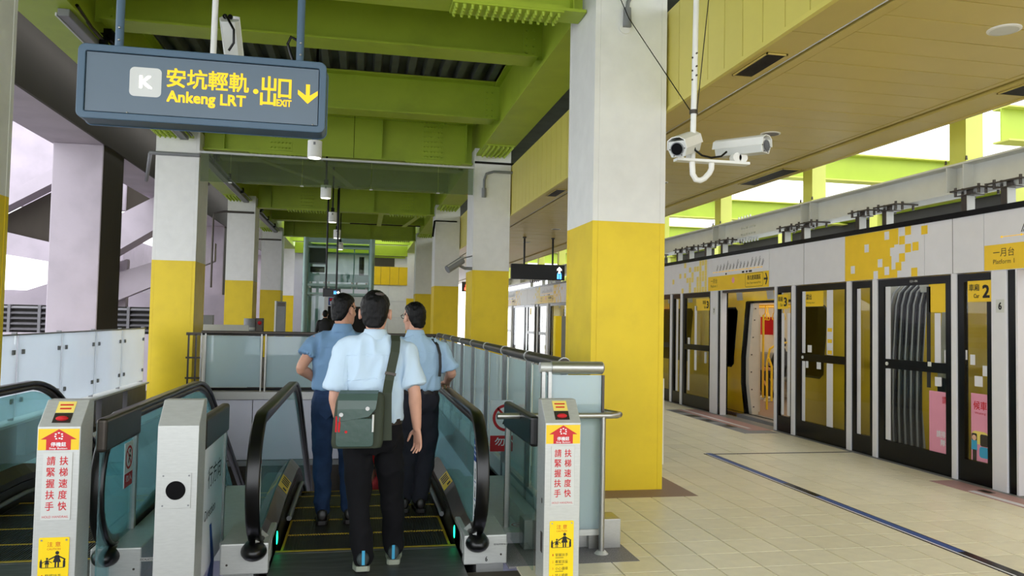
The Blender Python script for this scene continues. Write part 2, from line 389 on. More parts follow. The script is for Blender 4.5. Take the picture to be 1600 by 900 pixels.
# inlays in the floor
def inlay(name, x0, x1, y0, y1, mat, label=None, z=0.0015):
    return obj(name, MB().box(x0, x1, y0, y1, -0.012, z), mat, floor, label=label)
inlay('column_pad', 1.86, 3.08, 6.6, 8.15, m_pad, 'brown stone border at the foot of the nearest column')
inlay('fence_pad', 0.98, 1.86, 4.86, 5.36, m_granite, 'speckled grey stone strip by the fence corner')
inlay('fence_pad', 1.43, 1.86, 5.36, 14.0, m_granite)
inlay('queue_mat', 5.5, 6.05, 10.27, 13.2, m_grey, 'grey and pink stone border before the open train door', 0.001)
inlay('queue_mat', 5.72, 6.1, 10.55, 13.2, m_pink, 'pink stone before the open train door', 0.0025)
inlay('queue_line', 5.80, 5.86, 10.75, 13.2, m_psdwhite, 'white queue line', 0.004)
for k in range(4): inlay('mat_joint', 5.52, 5.715, 10.9+0.62*k, 11.2+0.62*k, m_darksteel, z=0.0022)
inlay('queue_mat', 5.80, 6.1, 3.5, 6.98, m_pink, 'pink stone before the second open train door', 0.002)
inlay('queue_line', 5.83, 5.90, 3.5, 6.5, m_psdwhite, 'white queue line', 0.004)
inlay('queue_mark', 5.95, 6.03, 6.38, 6.52, m_darksteel, z=0.004)
for k in range(9):
    y0 = 3.6+k*0.57
    inlay('guide_line', 4.165, 4.228, y0, y0+0.57, m_blueprint if k % 4 not in (1,) else m_black, 'blue guide line' if k == 3 else None, 0.0045)
inlay('guide_line_edge', 4.145, 4.163, 3.6, 8.72, m_psdwhite, 'white edge of the blue line', 0.003)
inlay('guide_line_edge', 4.13, 4.144, 3.6, 8.72, m_black, 'black edge of the blue line', 0.003)
inlay('guide_line_edge', 4.23, 4.245, 3.6, 8.72, m_black, None, 0.003)
inlay('expansion_joint', 4.13, 6.1, 8.66, 8.70, m_darksteel, 'dark metal joint across the floor', 0.003)
inlay('platform_edge_strip', 6.1, 6.34, -3, 40, m_grey, 'grey metal edge strip under the screen doors', 0.002)

# ground, track bed and concourse beneath
struct('trim_1', MB().box(6.32, 6.5, -4, 48, -1.3, -0.04), m_conc, 'concrete platform edge above the track')
struct('floor.001', MB().box(6.5, 40, -10, 70, -1.6, -1.3), m_conc, 'concrete track bed')
struct('floor.003', MB().box(-40, -4.0, -10, 70, -5.6, -5.4), m_ground, 'ground outside on the left')
struct('floor.002', MB().box(-4.0, 6.5, -10, 70, -5.3, -5.1), m_wallpanel, 'concourse floor below the escalator well')
mb = MB(); mb.box(PX1, PX1+0.1, PY0-0.5, PY1+0.1, -2.2, -0.02); struct('wall_right', mb, m_wallpanel, 'right side wall of the escalator well')
mb = MB(); mb.box(PX0-0.1, PX0, PY0-0.5, PY1+0.1, -2.2, -0.02); struct('wall_left', mb, m_wallpanel, 'left side wall of the escalator well')
# end wall of the well: lifted panels, upper pale row, lower dark row
wb = struct('wall_back', MB().box(PX0, PX1, PY1+0.02, PY1+0.12, -2.2, 0.12), m_darksteel, 'end wall of the escalator well under the glass fence')
px = -2.93; k = 0
while px < PX1-0.05:
    x1 = min(px+1.17, PX1-0.01)
    obj('wall_panel', MB().box(px, x1-0.012, PY1-0.02, PY1+0.02, -0.94, 0.10), m_wallpanel, wb, bev=0.004)
    px = x1
px = -2.93
while px < PX1-0.05:
    x1 = min(px+0.62, PX1-0.01)
    obj('wall_panel', MB().box(px, x1-0.01, PY1-0.01, PY1+0.02, -1.9, -1.05), m_darksteel, wb, bev=0.004)
    px = x1
obj('wall_ledge', MB().box(PX0, PX1, PY1-0.05, PY1+0.02, -1.04, -0.95), m_grey, wb)

# roof deck over the middle: corrugated sheet, ribs running along the platform
prof = []; x = -3.1; p = 0.27
while x < 2.35:
    prof += [(x, 5.60), (x+0.10, 5.60), (x+0.135, 5.72), (x+0.235, 5.72)]; x += p
mb = MB(); n = len(prof); vs = [(a, -4, b) for a, b in prof]+[(a, 32.2, b) for a, b in prof]
mb.add(vs, [(i, i+1, n+i+1, n+i) for i in range(n-1)])
struct('ceiling', mb, m_deck, 'grey corrugated roof deck above the green beams')
struct('ceiling.001', MB().box(-4.6, 6.0, -4, 32.2, 5.74, 5.9), m_deck, 'roof slab')
# ---- soffit over the platform edge
ZS = 3.62
sf = struct('ceiling.002', MB().box(2.9, 5.66, 1.0, 46, ZS+0.06, ZS+0.1), m_dark, 'lowered cream metal plank ceiling over the platform edge')
SP = 0.305
pm = MB().box(3.335, 5.165, -SP/2+0.005, SP/2-0.005, ZS, ZS+0.05)
pmesh = bpy.data.meshes.new('ceiling_plank'); pmesh.from_pydata(pm.v, [], pm.f); pmesh.materials.append(m_soffit)
rest = MB()
for k in range(140):
    y = 1.5+SP*(k+0.5)-0.15
    if 3.4 < y < 22: 
        o = inst('ceiling_plank', pmesh, sf, (0, y, 0))
        o.location.z = random.uniform(-0.0015, 0.0015)
    else: rest.add([(a, b+y, c) for a, b, c in pm.v], pm.f)
obj('ceiling_plank', rest, m_soffit, sf, kind='stuff')
y = 2.2; rest = MB()
while y < 44:
    if 3.4 < y < 20: obj('border_panel', MB().box(2.89, 3.19, y+0.003, y+1.297, ZS, ZS+0.05), m_soffit, sf)
    else: rest.box(2.89, 3.19, y+0.003, y+1.297, ZS, ZS+0.05)
    y += 1.3
obj('border_panel', rest, m_soffit, sf, kind='stuff')
obj('edge_band', MB().box(3.235, 3.325, 1, 46, ZS-0.004, ZS+0.05), m_soffit, sf)
obj('edge_bead', MB().box(3.192, 3.20, 1, 46, ZS-0.004, ZS+0.04), m_psdwhite, sf, label='pale metal bead along the dark slot')
obj('edge_band', MB().box(5.172, 5.225, 1, 46, ZS-0.004, ZS+0.05), m_soffit, sf)
y = 2.0; rest = MB()
while y < 44:
    if 3.4 < y < 24: obj('outer_panel', MB().box(5.285, 5.66, y+0.003, y+1.517, ZS-0.02, ZS+0.05), m_soffit, sf)
    else: rest.box(5.285, 5.66, y+0.003, y+1.517, ZS-0.02, ZS+0.05)
    y += 1.52
obj('outer_panel', rest, m_soffit, sf, kind='stuff')
obj('outer_lip', MB().box(5.645, 5.68, 1, 46, ZS-0.03, ZS+0.55), m_soffit, sf)
# ---- yellow fascia above the soffit, one panel per joint
fa = struct('trim_2', MB().box(2.905, 2.95, 1.0, 46, ZS+0.055, 4.58), m_dark, 'pale yellow panelled fascia beside the columns')
fm = MB().box(2.875, 2.905, -SP/2+0.0055, SP/2-0.0055, ZS+0.012, 4.6)
fmesh = bpy.data.meshes.new('fascia_panel'); fmesh.from_pydata(fm.v, [], fm.f); fmesh.materials.append(m_fascia)
rest = MB()
for k in range(140):
    y = 1.48+SP*(k+0.5)
    if 4.0 < y < 24: inst('fascia_panel', fmesh, fa, (0, y, 0))
    else: rest.add([(a, b+y, c) for a, b, c in fm.v], fm.f)
obj('fascia_panel', rest, m_fascia, fa, kind='stuff')
obj('fascia_lip', MB().box(2.862, 2.9, 1, 46, ZS-0.006, ZS+0.03), m_fascia, fa)
# ceiling fittings
def downlight(y, lab):
    t = thing('ceiling_light', lab, 'ceiling light', (4.27, y, ZS), 'round lights in the plank ceiling')
    mb = MB(); ring = []
    ro = [(4.27+0.105*math.cos(a*PI/12), y+0.105*math.sin(a*PI/12)) for a in range(24)]
    ri = [(4.27+0.088*math.cos(a*PI/12), y+0.088*math.sin(a*PI/12)) for a in range(24)]
    n = 24; vs = [(a, b, ZS-0.008) for a, b in ro]+[(a, b, ZS-0.012) for a, b in ri]+[(a, b, ZS) for a, b in ro]
    mb.add(vs, [(i, n+i, n+(i+1) % n, (i+1) % n) for i in range(n)]+[(i, (i+1) % n, 2*n+(i+1) % n, 2*n+i) for i in range(n)])
    obj('light_ring', mb, m_white, t)
    obj('light_lens', MB().cyl((4.27, y, ZS-0.004), (4.27, y, ZS-0.011), 0.088, n=24, smooth=False), m_lightgrey if y < 5 else m_louver, t)
ORD2 = ['first', 'second', 'third', 'fourth', 'fifth', 'sixth', 'seventh']
labs = ['nearest round ceiling light, at the upper right of the plank ceiling', 'second round ceiling light, above the right camera of the pole']
for k in range(7): downlight(4.42+3.04*k, labs[k] if k < 2 else '%s round light of the plank ceiling, counted away from the lens' % ORD2[k])  # the first one is a speaker grille, built like the lights
def vent(x0, x1, y0, y1, z, lab, along='y'):
    t = thing('air_vent', lab, 'air vent', ((x0+x1)/2, (y0+y1)/2, z), 'vents in the lowered ceiling')
    obj('vent_back', MB().box(x0, x1, y0, y1, z-0.003, z+0.001), m_dark, t)
    mb = MB(); mb.box(x0, x1, y0, y0+0.015, z-0.012, z); mb.box(x0, x1, y1-0.015, y1, z-0.012, z); mb.box(x0, x0+0.012, y0, y1, z-0.012, z); mb.box(x1-0.012, x1, y0, y1, z-0.012, z)
    obj('vent_frame', mb, m_soffit, t)
    x = x0+0.02
    while x < x1-0.015:
        obj('slat', MB().box(x, x+0.004, y0+0.015, y1-0.015, z-0.011, z-0.002), m_darksteel, t); x += 0.014
vent(2.955, 3.13, 5.22, 5.77, ZS, 'nearest slatted air vent, beside the yellow fascia at the top')
vent(2.955, 3.13, 11.5, 12.2, ZS, 'air vent beside the fascia behind the nearest column')
vent(5.33, 5.6, 4.95, 5.6, ZS-0.02, 'air vent in the outer ceiling band at the right edge of the picture')
vent(5.33, 5.6, 9.0, 10.2, ZS-0.02, 'air vent in the outer ceiling band right of the nearest column')

# ================================================================== COLUMNS
ROWS = [6.9, 14.7, 22.4, 30.1, 37.8]
ORD = ['nearest', 'second', 'third', 'fourth', 'fifth']
def column(x0, x1, y, lab):
    D = 0.9; zb = 2.52; zt = 4.9
    t = thing('square_column', lab, 'column', ((x0+x1)/2, y, 0), 'white and yellow platform columns')
    sh = obj('white_shaft', MB().box(x0+0.004, x1-0.004, y+0.004, y+D-0.004, zb, zt), m_white, t, label='white upper half')
    yb = obj('yellow_base', MB().box(x0+0.004, x1-0.004, y+0.004, y+D-0.004, 0, zb), m_yellow, t, label='yellow lower half')
    for par, m, z0, z1 in ((sh, m_white, zb, zt), (yb, m_yellow, 0.0, zb)):
        mb = MB()
        for xa, xb in ((x0, x0+0.05), (x1-0.05, x1)): mb.box(xa, xb, y, y+0.01, z0, z1)
        for ya, yb2 in ((y+0.01, y+0.06), (y+D-0.06, y+D)): mb.box(x0, x0+0.01, ya, yb2, z0, z1); mb.box(x1-0.01, x1, ya, yb2, z0, z1)
        mb.box(x0+0.052, x1-0.052, y-0.001, y+0.01, z0, z1)
        obj('cladding_strip', mb, m, par)
    return t
for k, y in enumerate(ROWS):
    column(2.13, 2.85, y, '%s white and yellow square column of the row on the right, %s' % (ORD[k], ['standing by the fence end', 'behind the long glass fence', 'with a small camera at its right', 'past the third one', 'farthest away'][k]))
for k, y in enumerate([6.25]+ROWS[1:]):
    column(-3.66, -2.92, y, '%s white and yellow square column of the row on the left, %s' % (ORD[k], ['cut by the left picture edge', 'at the end of the frosted fence', 'behind the far glass fence', 'beside the upright slim totem', 'next to the glass lift'][k]))

# ================================================================== GREEN ROOF STEEL
def bolts(mb, pts, nrm, r=0.014, h=0.02):
    d = Vector(nrm)
    for p in pts: mb.cyl(p, Vector(p)+d*h, r, r*0.7, n=6, smooth=False)
def long_girder(x0, x1, lab):
    t = thing('roof_girder', lab, 'beam', ((x0+x1)/2, 7, 4.75))
    c = (x0+x1)/2
    obj('bottom_flange', MB().box(x0, x1, -4, 46, 4.75, 4.79), m_green, t)
    obj('web', MB().box(c-0.2, c+0.2, -4, 46, 4.79, 5.58), m_green, t)
    obj('top_flange', MB().box(x0, x1, -4, 46, 5.54, 5.58), m_green, t)
    for y in ROWS[:4]:
        pl = MB(); pl.box(x0+0.03, x1-0.03, y-1.05, y-0.12, 4.732, 4.752)
        sp = obj('splice_plate', pl, m_green, t)
        b = MB(); bolts(b, [(x0+0.09+0.085*i, y-1.0+0.1*j, 4.732) for i in range(6) for j in range(9)], (0, 0, -1), 0.022, 0.045)
        obj('bolt', b, m_green, sp, kind='stuff')
long_girder(2.16, 2.74, 'long green roof girder running over the right row of columns')
long_girder(-3.64, -3.02, 'long green roof girder running over the left row of columns')
XL, XR = -2.915, 2.125
def cross_girder(y, lab):
    t = thing('cross_girder', lab, 'beam', ((XL+XR)/2, y, 4.62))
    zb = 4.62
    obj('bottom_flange', MB().box(XL, XR, y-0.15, y+0.15, zb, zb+0.03), m_green, t)
    obj('top_flange', MB().box(XL, XR, y-0.15, y+0.15, 5.42, 5.46), m_green, t)
    obj('web', MB().box(XL, XR, y-0.012, y+0.012, zb+0.03, 5.42), m_green, t)
    for cx in (-1.55, 1.35):
        sp = obj('splice_plate', MB().box(cx-0.21, cx+0.21, y-0.026, y-0.01, zb+0.08, 5.38), m_green, t)
        b = MB(); bolts(b, [(cx-0.17+0.068*i, y-0.026, zb+0.14+0.098*j) for i in range(6) for j in range(8)], (0, -1, 0), 0.021, 0.032)
        obj('bolt', b, m_green, sp, kind='stuff')
        fp = obj('flange_plate', MB().box(cx-0.55, cx+0.55, y-0.145, y+0.145, zb-0.02, zb), m_green, t)
        b = MB(); bolts(b, [(cx-0.51+0.078*i, y-0.11+0.073*j, zb-0.02) for i in range(14) for j in range(4)], (0, 0, -1), 0.019, 0.042)
        obj('bolt', b, m_green, fp, kind='stuff')
        fp2 = obj('flange_plate', MB().box(cx-0.55, cx+0.55, y-0.145, y+0.145, zb+0.03, zb+0.05), m_green, t)
        b = MB(); bolts(b, [(cx-0.51+0.078*i, y-0.11, 5.41) for i in range(14)], (0, 0, -1), 0.014, 0.03)
        obj('bolt', b, m_green, fp2, kind='stuff')
    for sx in (-2.55, -0.95, 0.35, 2.0): obj('stiffener', MB().box(sx-0.006, sx+0.006, y-0.14, y-0.012, zb+0.03, 5.42), m_green, t)
for k, y in enumerate([7.35, 15.1, 22.85, 30.6, 38.3]):
    cross_girder(y, 'deep green cross girder with bolted plates at the %s pair of columns' % ORD[k])
def cross_beam(y, lab):
    t = thing('cross_beam', lab, 'beam', ((XL+XR)/2, y, 4.9))
    obj('bottom_flange', MB().box(XL-0.1, XR+0.03, y-0.2, y+0.2, 4.93, 4.955), m_green, t)
    obj('web', MB().box(XL-0.2, XR+0.155, y-0.01, y+0.01, 4.955, 5.55), m_green, t)
    obj('top_flange', MB().box(XL-0.1, XR+0.03, y-0.16, y+0.16, 5.55, 5.58), m_green, t)
    for cx in (XL+0.02, XR-0.04):
        pl = obj('end_plate', MB().box(cx-0.09, cx+0.09, y-0.02, y-0.01, 4.97, 5.48), m_green, t)
        b = MB(); bolts(b, [(cx-0.045+0.09*i, y-0.02, 5.03+0.1*j) for i in range(2) for j in range(5)], (0, -1, 0), 0.018, 0.02)
        obj('bolt', b, m_green, pl, kind='stuff')
bl = ['plain green cross beam behind the big hanging sign, first of two', 'plain green cross beam behind the big hanging sign, second of two', 'plain green cross beam seen through the smoke baffle', 'plain green cross beam just below the smoke baffle', 'far plain green cross beam, nearer of two past the third columns', 'far plain green cross beam, farther of two past the third columns', 'farthest plain green beam, nearer of two before the glass lift', 'farthest plain green beam by the glass lift']
for k, y in enumerate([9.63, 12.78, 17.4, 20.4, 25.2, 28.1, 33.2, 35.8]): cross_beam(y, bl[k])
cross_beam(4.9, 'plain green cross beam above the front edge of the view'); cross_beam(2.3, 'green cross beam overhead')
# flat diagonal braces under bays two and three
def brace(p0, p1, lab): tag(obj('roof_brace', MB().bar(p0, p1, 0.16, 0.016), m_green), lab, 'beam')
brace((-2.9, 15.3, 4.86), (-0.6, 20.2, 4.86), 'diagonal flat brace under the roof, left one seen through the baffle')
brace((-1.2, 15.3, 4.86), (-0.2, 20.2, 4.86), 'diagonal flat brace under the roof, right one seen through the baffle')
brace((0.6, 23.0, 4.86), (0.62, 28.0, 4.86), 'short straight brace under the far roof, left of two')
brace((2.0, 23.0, 4.86), (1.5, 28.0, 4.86), 'slanting brace under the far roof, right of two')

# smoke baffle of glass under the second cross girder
t = thing('smoke_baffle', 'long hanging smoke baffle of tinted glass panes under the green girder', 'glass screen', (-0.4, 14.62, 4.0))
obj('top_rail', MB().box(-2.9, 2.12, 14.59, 14.65, 4.475, 4.51), m_lightgrey, t)
xs = [-2.88, -2.36, -1.1, 0.16, 1.42, 2.1]
for a, b in zip(xs, xs[1:]): obj('pane', MB().box(a+0.004, b-0.004, 14.612, 14.624, 3.965, 4.475), g_baffle, t)
for a in xs[1:-1]: obj('clip', MB().box(a-0.03, a+0.03, 14.605, 14.63, 3.955, 3.975), m_lightgrey, t)
# thin hanger wire and conduits along the girders
def wire(path, r, lab, cat='conduit', mat=m_black, n=6): return tag(obj(cat.replace(' ', '_'), MB().tube(path, r, n), mat), lab, cat)
wire([(-0.18, 14.946, 5.43), (-0.18, 14.946, 4.62)], 0.005, 'thin black hanger wire before the second cross girder', 'wire')
wire([(-2.9, 14.662, 4.44), (-3.75, 14.662, 4.44)], 0.035, 'grey pipe crossing the second left column high up', 'pipe', m_grey, 8)
wire([(-3.75, 14.70, 4.44), (-4.6, 17.8, 4.44)], 0.035, 'grey pipe running back from the second left column', 'pipe', m_grey, 8)
for y, lab in ((22.369, 'third'), (30.069, 'fourth')):
    wire([(-2.95, y, 4.42), (-3.75, y, 4.42), (-4.0, y, 4.36), (-4.02, y, 4.2), (-4.02, y, 2.3 if y < 25 else 3.9)], 0.03, 'dark pipe crossing the %s left column' % lab, 'pipe', m_darksteel, 8)
wire([(2.13, 14.68, 4.62), (2.9, 14.68, 4.62)], 0.022, 'black conduit across the second right column', 'conduit')
wire([(2.88, 14.66, 4.45), (2.5, 14.66, 4.45), (2.36, 14.66, 4.40), (2.32, 14.66, 4.28), (2.32, 14.66, 4.08)], 0.026, 'grey bent conduit on the second right column', 'conduit', m_grey)
tag(obj('conduit_box', MB().cyl((2.32, 14.66, 4.12), (2.32, 14.66, 3.94), 0.045, n=8), m_grey), 'small grey box at the end of the bent conduit', 'conduit box')
wire([(2.1, 22.36, 4.42), (2.75, 22.36, 4.42)], 0.02, 'black conduit across the third right column', 'conduit')
wire([(2.1, 22.36, 4.42), (2.05, 22.36, 3.95)], 0.03, 'black conduit drop at the third right column', 'conduit')
wire([(-0.4, 28.02, 4.912), (2.1, 28.02, 4.912)], 0.02, 'dark conduit before the glass lift', 'conduit')

# batten lights and cables under the left girder
for k, (y0, y1) in enumerate([(8.72, 14.5), (15.7, 22.2), (23.4, 29.9)]):
    t = thing('batten_light', '%s long metal batten light under the left green girder' % ORD[k], 'batten light', (-3.14, y0, 4.7))
    obj('housing', MB().box(-3.19, -3.07, y0, y1, 4.67, 4.75), m_grey, t, bev=0.01)
    obj('rim', MB().box(-3.21, -3.192, y0, y1, 4.665, 4.70), m_lightgrey, t)
    obj('cable', MB().tube([(-3.01, y0+0.02, 4.80), (-3.02, y0+0.5, 4.75), (-3.03, (y0+y1)/2, 4.73), (-3.02, y1, 4.76)], 0.02, 6), m_black, t)
    for yy in [y0+0.9+2.0*i for i in range(3)]: obj('clamp', MB().box(-3.06, -2.99, yy, yy+0.09, 4.69, 4.83), m_black, t)
    obj('junction_box', MB().box(-3.05, -2.96, y0+1.0, y0+1.25, 4.78, 4.92), m_black, t)
# pendant cylinders down the middle
for k, y in enumerate([11.2, 14.98, 18.8, 22.6, 26.4]):
    t = thing('cylinder_light', '%s white cylinder light hanging in the row down the middle' % ['nearest, below the big sign,', 'second', 'third', 'fourth', 'farthest'][k], 'lamp', (-0.68, y, 3.84), 'white cylinder lights')
    obj('lamp_body', MB().cyl((-0.68, y, 3.82), (-0.68, y, 4.06), 0.1, n=20), m_white, t, bev=0.008)
    obj('lamp_face', MB().cyl((-0.68, y, 3.815), (-0.68, y, 3.82), 0.085, n=20), m_whitelamp, t)
    obj('stem', MB().cyl((-0.68, y, 4.06), (-0.68, y, 4.62 if k == 1 else 5.61), 0.018, n=8), m_black, t)
    obj('yoke', MB().box(-0.72, -0.64, y-0.03, y+0.03, 4.06, 4.17), m_black, t)
    obj('badge', MB().box(-0.695, -0.665, y-0.104, y-0.098, 3.99, 4.03), m_grey, t)
# ================================================================== PLATFORM SCREEN DOORS
PXF = 6.17          # front face of the screen doors
R_, U_ = (0, -1, 0), (0, 0, 1)
PER = 6.13
def psd_post(y0, y1, lab, num=None, black=True):
    t = thing('door_post', lab, 'door post', (PXF, (y0+y1)/2, 0), 'white posts of the screen doors')
    obj('post_shell', MB().box(PXF-0.02, PXF+0.16, y0, y1, 0, 2.15), m_psdwhite, t, bev=0.006)
    if black:
        obj('door_slot', MB().box(PXF, PXF+0.14, y0-0.09, y0-0.001, 0, 2.15), m_black, t)
        obj('edge_strip', MB().box(PXF-0.005, PXF+0.1, y0-0.115, y0-0.092, 0, 2.15), m_psdwhite, t)
        pl = [(PXF+0.02, 0.0), (PXF+0.02, 0.35), (PXF+0.3, 0.0)]
    if num:
        mb = MB(); c = (PXF-0.0215, (y0+y1)/2-0.02, 1.80)
        flat(mb, rect(0.10, 0.13), c, R_, U_, 0); pl = obj('number_plate', mb, m_lightgrey, t, label='small plate reading %s' % num)
        obj('lettering', put_text(MB(), num, (PXF-0.0225, c[1], 1.80), 0.042, 0.075, R_, U_, 0.03), m_ink, pl)
def mullion(y0, y1, lab):
    return tag(obj('door_mullion', MB().box(PXF-0.015, PXF+0.1, y0, y1, 0, 2.15), m_psdwhite, bev=0.004), lab, 'door mullion', 'white mullions of the screen doors')
def frame_panel(name, y0, y1, gy0, gy1, lab, cat, mid=None, gz=(0.23, 2.055)):
    t = thing(name, lab, cat, (PXF, (y0+y1)/2, 0), 'black framed screen door panels')
    x0, x1 = PXF+0.005, PXF+0.055
    mb = MB(); mb.box(x0, x1, y0, gy0, 0, 2.14); mb.box(x0, x1, gy1, y1, 0, 2.14); mb.box(x0, x1, gy0, gy1, 0, gz[0]); mb.box(x0, x1, gy0, gy1, gz[1], 2.14)
    if mid: mb.box(x0, x1, gy0, gy1, mid[0], mid[1])
    obj('frame', mb, m_black, t)
    zs = [gz[0], mid[0], mid[1], gz[1]] if mid else [gz[0], gz[1]]
    for a, b in zip(zs[::2], zs[1::2]): obj('pane', MB().box(PXF+0.024, PXF+0.034, gy0, gy1, a, b), g_door, t)
    return t
def sticker(t, name, y, z, w, h, mat, label=None, d=0.0):
    return obj(name, flat(MB(), rect(w, h), (PXF+0.022-d, y, z), R_, U_), mat, t, label=label)
def car_plate(t, y, z, num, w=0.31, h=0.215):
    p = obj('car_plate', MB().box(PXF-0.002, PXF+0.004, y-w/2, y+w/2, z-h/2, z+h/2), m_psdyellow, t, label='yellow plate reading Car %s' % num)
    mb = MB(); X = PXF-0.004
    put_text(mb, '車廂', (X, y+w*0.22, z+h*0.18), w*0.44, h*0.34, R_, U_, 0.01)
    put_text(mb, 'Car', (X, y+w*0.12, z-h*0.22), w*0.24, h*0.2, R_, U_, 0.01)
    put_text(mb, num, (X, y-w*0.27, z-h*0.02), w*0.3, h*0.62, R_, U_, 0.03)
    obj('lettering', mb, m_ink, p)
def side_run(ys, post_lab, tags, detail=True, car='2', rep=0):
    """one period of the wall between post (y = ys) and the next opening"""
    o = ys-6.365
    psd_post(6.365+o, 6.548+o, post_lab, '6' if rep == 0 else ('7' if rep == 1 else None))
    t = frame_panel('fixed_screen', 6.548+o, 7.01+o, 6.627+o, 6.924+o, tags[0], 'glass screen')
    if detail:
        car_plate(t, 6.71+o, 1.955, '2')
        for (y, z, w, h) in ((6.915, 1.3, 0.03, 0.1), (6.83, 1.255, 0.065, 0.105), (6.665, 1.15, 0.075, 0.105), (6.755, 1.04, 0.105, 0.105)): sticker(t, 'white_square', y+o, z, w, h, m_psdwhite)
        p = sticker(t, 'poster', 6.74+o, 0.575, 0.225, 0.68, m_pinkposter, 'pink waiting notice with a cartoon train', 0.001)
        X = PXF+0.0195
        mb = MB(); put_text(mb, '候車', (X, 6.735+o, 0.795), 0.17, 0.09, R_, U_, 0.012); put_text(mb, 'Waiting', (X, 6.735+o, 0.715), 0.14, 0.03, R_, U_, 0.004); obj('lettering', mb, m_redcloth, p)
        mb = MB(); flat(mb, rrect(0.215, 0.13, 0.05), (X, 6.74+o, 0.47), R_, U_); obj('print', mb, m_psdyellow2, p)
        mb = MB(); flat(mb, rrect(0.1, 0.12, 0.02), (PXF+0.018, 6.685+o, 0.45), R_, U_); flat(mb, rrect(0.07, 0.08, 0.015), (PXF+0.018, 6.81+o, 0.47), R_, U_); obj('print', mb, m_darksteel, p)
        mb = MB(); flat(mb, rect(0.075, 0.1), (PXF+0.017, 6.81+o, 0.39), R_, U_); flat(mb, rrect(0.12, 0.11, 0.03), (PXF+0.017, 6.685+o, 0.33), R_, U_); obj('print', mb, m_bluelamp if False else m_cyan, p)
        mb = MB(); flat(mb, circ(0.028, 0, 0, 14), (PXF+0.016, 6.81+o, 0.465), R_, U_); obj('print', mb, m_peach, p)
        mb = MB(); flat(mb, rect(0.05, 0.11), (PXF+0.016, 6.805+o, 0.29), R_, U_); obj('print', mb, m_darksteel, p)
    mullion(7.01+o, 7.081+o, tags[1])
    t = frame_panel('screen_door', 7.081+o, 8.27+o, 7.18+o, 8.168+o, tags[2], 'screen door', (1.085, 1.195))
    if detail:
        obj('lock', MB().cyl((PXF+0.006, 8.11+o, 1.14), (PXF-0.004, 8.11+o, 1.14), 0.022, n=12), m_lightgrey, t)
        obj('lock_plate', MB().box(PXF, PXF+0.006, 7.39+o, 7.44+o, 1.15, 1.20), m_lightgrey, t)
        sticker(t, 'white_strip', 8.115+o, 1.625, 0.09, 0.86, m_psdwhite, 'white strip on the pane'); sticker(t, 'white_strip', 8.115+o, 0.66, 0.09, 0.84, m_psdwhite)
        sticker(t, 'yellow_notice', 7.315+o, 1.9, 0.26, 0.31, m_psdyellow, 'plain yellow notice'); sticker(t, 'white_strip', 7.315+o, 1.46, 0.09, 0.55, m_psdwhite); sticker(t, 'white_square', 7.31+o, 0.99, 0.1, 0.1, m_psdwhite)
        sticker(t, 'dark_strip', 7.45+o, 1.6, 0.06, 0.86, m_ink); sticker(t, 'dark_strip', 7.45+o, 1.0, 0.06, 0.17, m_ink); sticker(t, 'white_square', 7.2+o, 1.27, 0.04, 0.13, m_psdwhite)
        p = sticker(t, 'poster', 7.315+o, 0.555, 0.26, 0.66, m_pinkposter, 'pink poster with white and red lines')
        X = PXF+0.0205; mb = MB(); put_text(mb, '請', (X, 7.22+o, 0.8), 0.06, 0.08, R_, U_, 0.01); obj('lettering', mb, m_redcloth, p)
        mb = MB(); put_text(mb, '請排', (X, 7.27+o, 0.43), 0.13, 0.075, R_, U_, 0.02); put_text(mb, '隊', (X, 7.24+o, 0.34), 0.07, 0.07, R_, U_, 0.02); obj('lettering', mb, m_psdwhite, p)
        obj('print', put_text(MB(), '121-06', (PXF+0.0035, 7.66+o, 2.10), 0.12, 0.025, R_, U_, 0.01), m_lightgrey, t, label='small white door number')
    mullion(8.272+o, 8.354+o, tags[3])
    t = frame_panel('fixed_screen', 8.354+o, 8.774+o, 8.425+o, 8.697+o, tags[4], 'glass screen')
    sticker(t, 'white_strip', 8.66+o, 1.14, 0.075, 1.82, m_psdwhite)
    mullion(8.774+o, 8.865+o, tags[5])
    t = frame_panel('screen_door', 8.865+o, 10.064+o, 8.93+o, 9.927+o, tags[6], 'screen door', (1.075, 1.178))
    if detail:
        obj('lock', MB().cyl((PXF+0.006, 9.88+o, 1.125), (PXF-0.004, 9.88+o, 1.125), 0.022, n=12), m_lightgrey, t)
        p = sticker(t, 'yellow_notice', 9.63+o, 1.945, 0.42, 0.21, m_psdyellow, 'yellow notice high on the pane')
        mb = MB(); put_text(mb, '當出', (PXF+0.0205, 9.76+o, 1.975), 0.13, 0.08, R_, U_, 0.012); put_text(mb, 'Waiting door', (PXF+0.0205, 9.72+o, 1.89), 0.2, 0.03, R_, U_, 0.0); obj('lettering', mb, m_ink, p)
        sticker(t, 'white_strip', 9.885+o, 1.62, 0.08, 0.87, m_psdwhite); sticker(t, 'white_strip', 9.885+o, 0.65, 0.08, 0.84, m_psdwhite)
        sticker(t, 'white_strip', 9.27+o, 1.62, 0.14, 0.87, m_psdwhite, 'broad white strip with yellow marks'); sticker(t, 'white_strip', 9.27+o, 0.65, 0.14, 0.84, m_psdwhite)
        for z in (1.52, 1.37, 1.22): sticker(t, 'yellow_mark', 9.27+o, z, 0.1, 0.05, m_psdyellow, None, 0.002)
        sticker(t, 'white_square', 9.74+o, 1.25, 0.1, 0.1, m_psdwhite); sticker(t, 'white_square', 9.8+o, 1.03, 0.06, 0.1, m_psdwhite); sticker(t, 'white_square', 9.52+o, 1.03, 0.1, 0.1, m_psdwhite)
    mullion(10.064+o, 10.15+o, tags[7])
    t = frame_panel('fixed_screen', 10.15+o, 10.56+o, 10.2+o, 10.52+o, tags[8], 'glass screen')
    if detail: car_plate(t, 10.40+o, 1.92, '3', 0.28, 0.215)
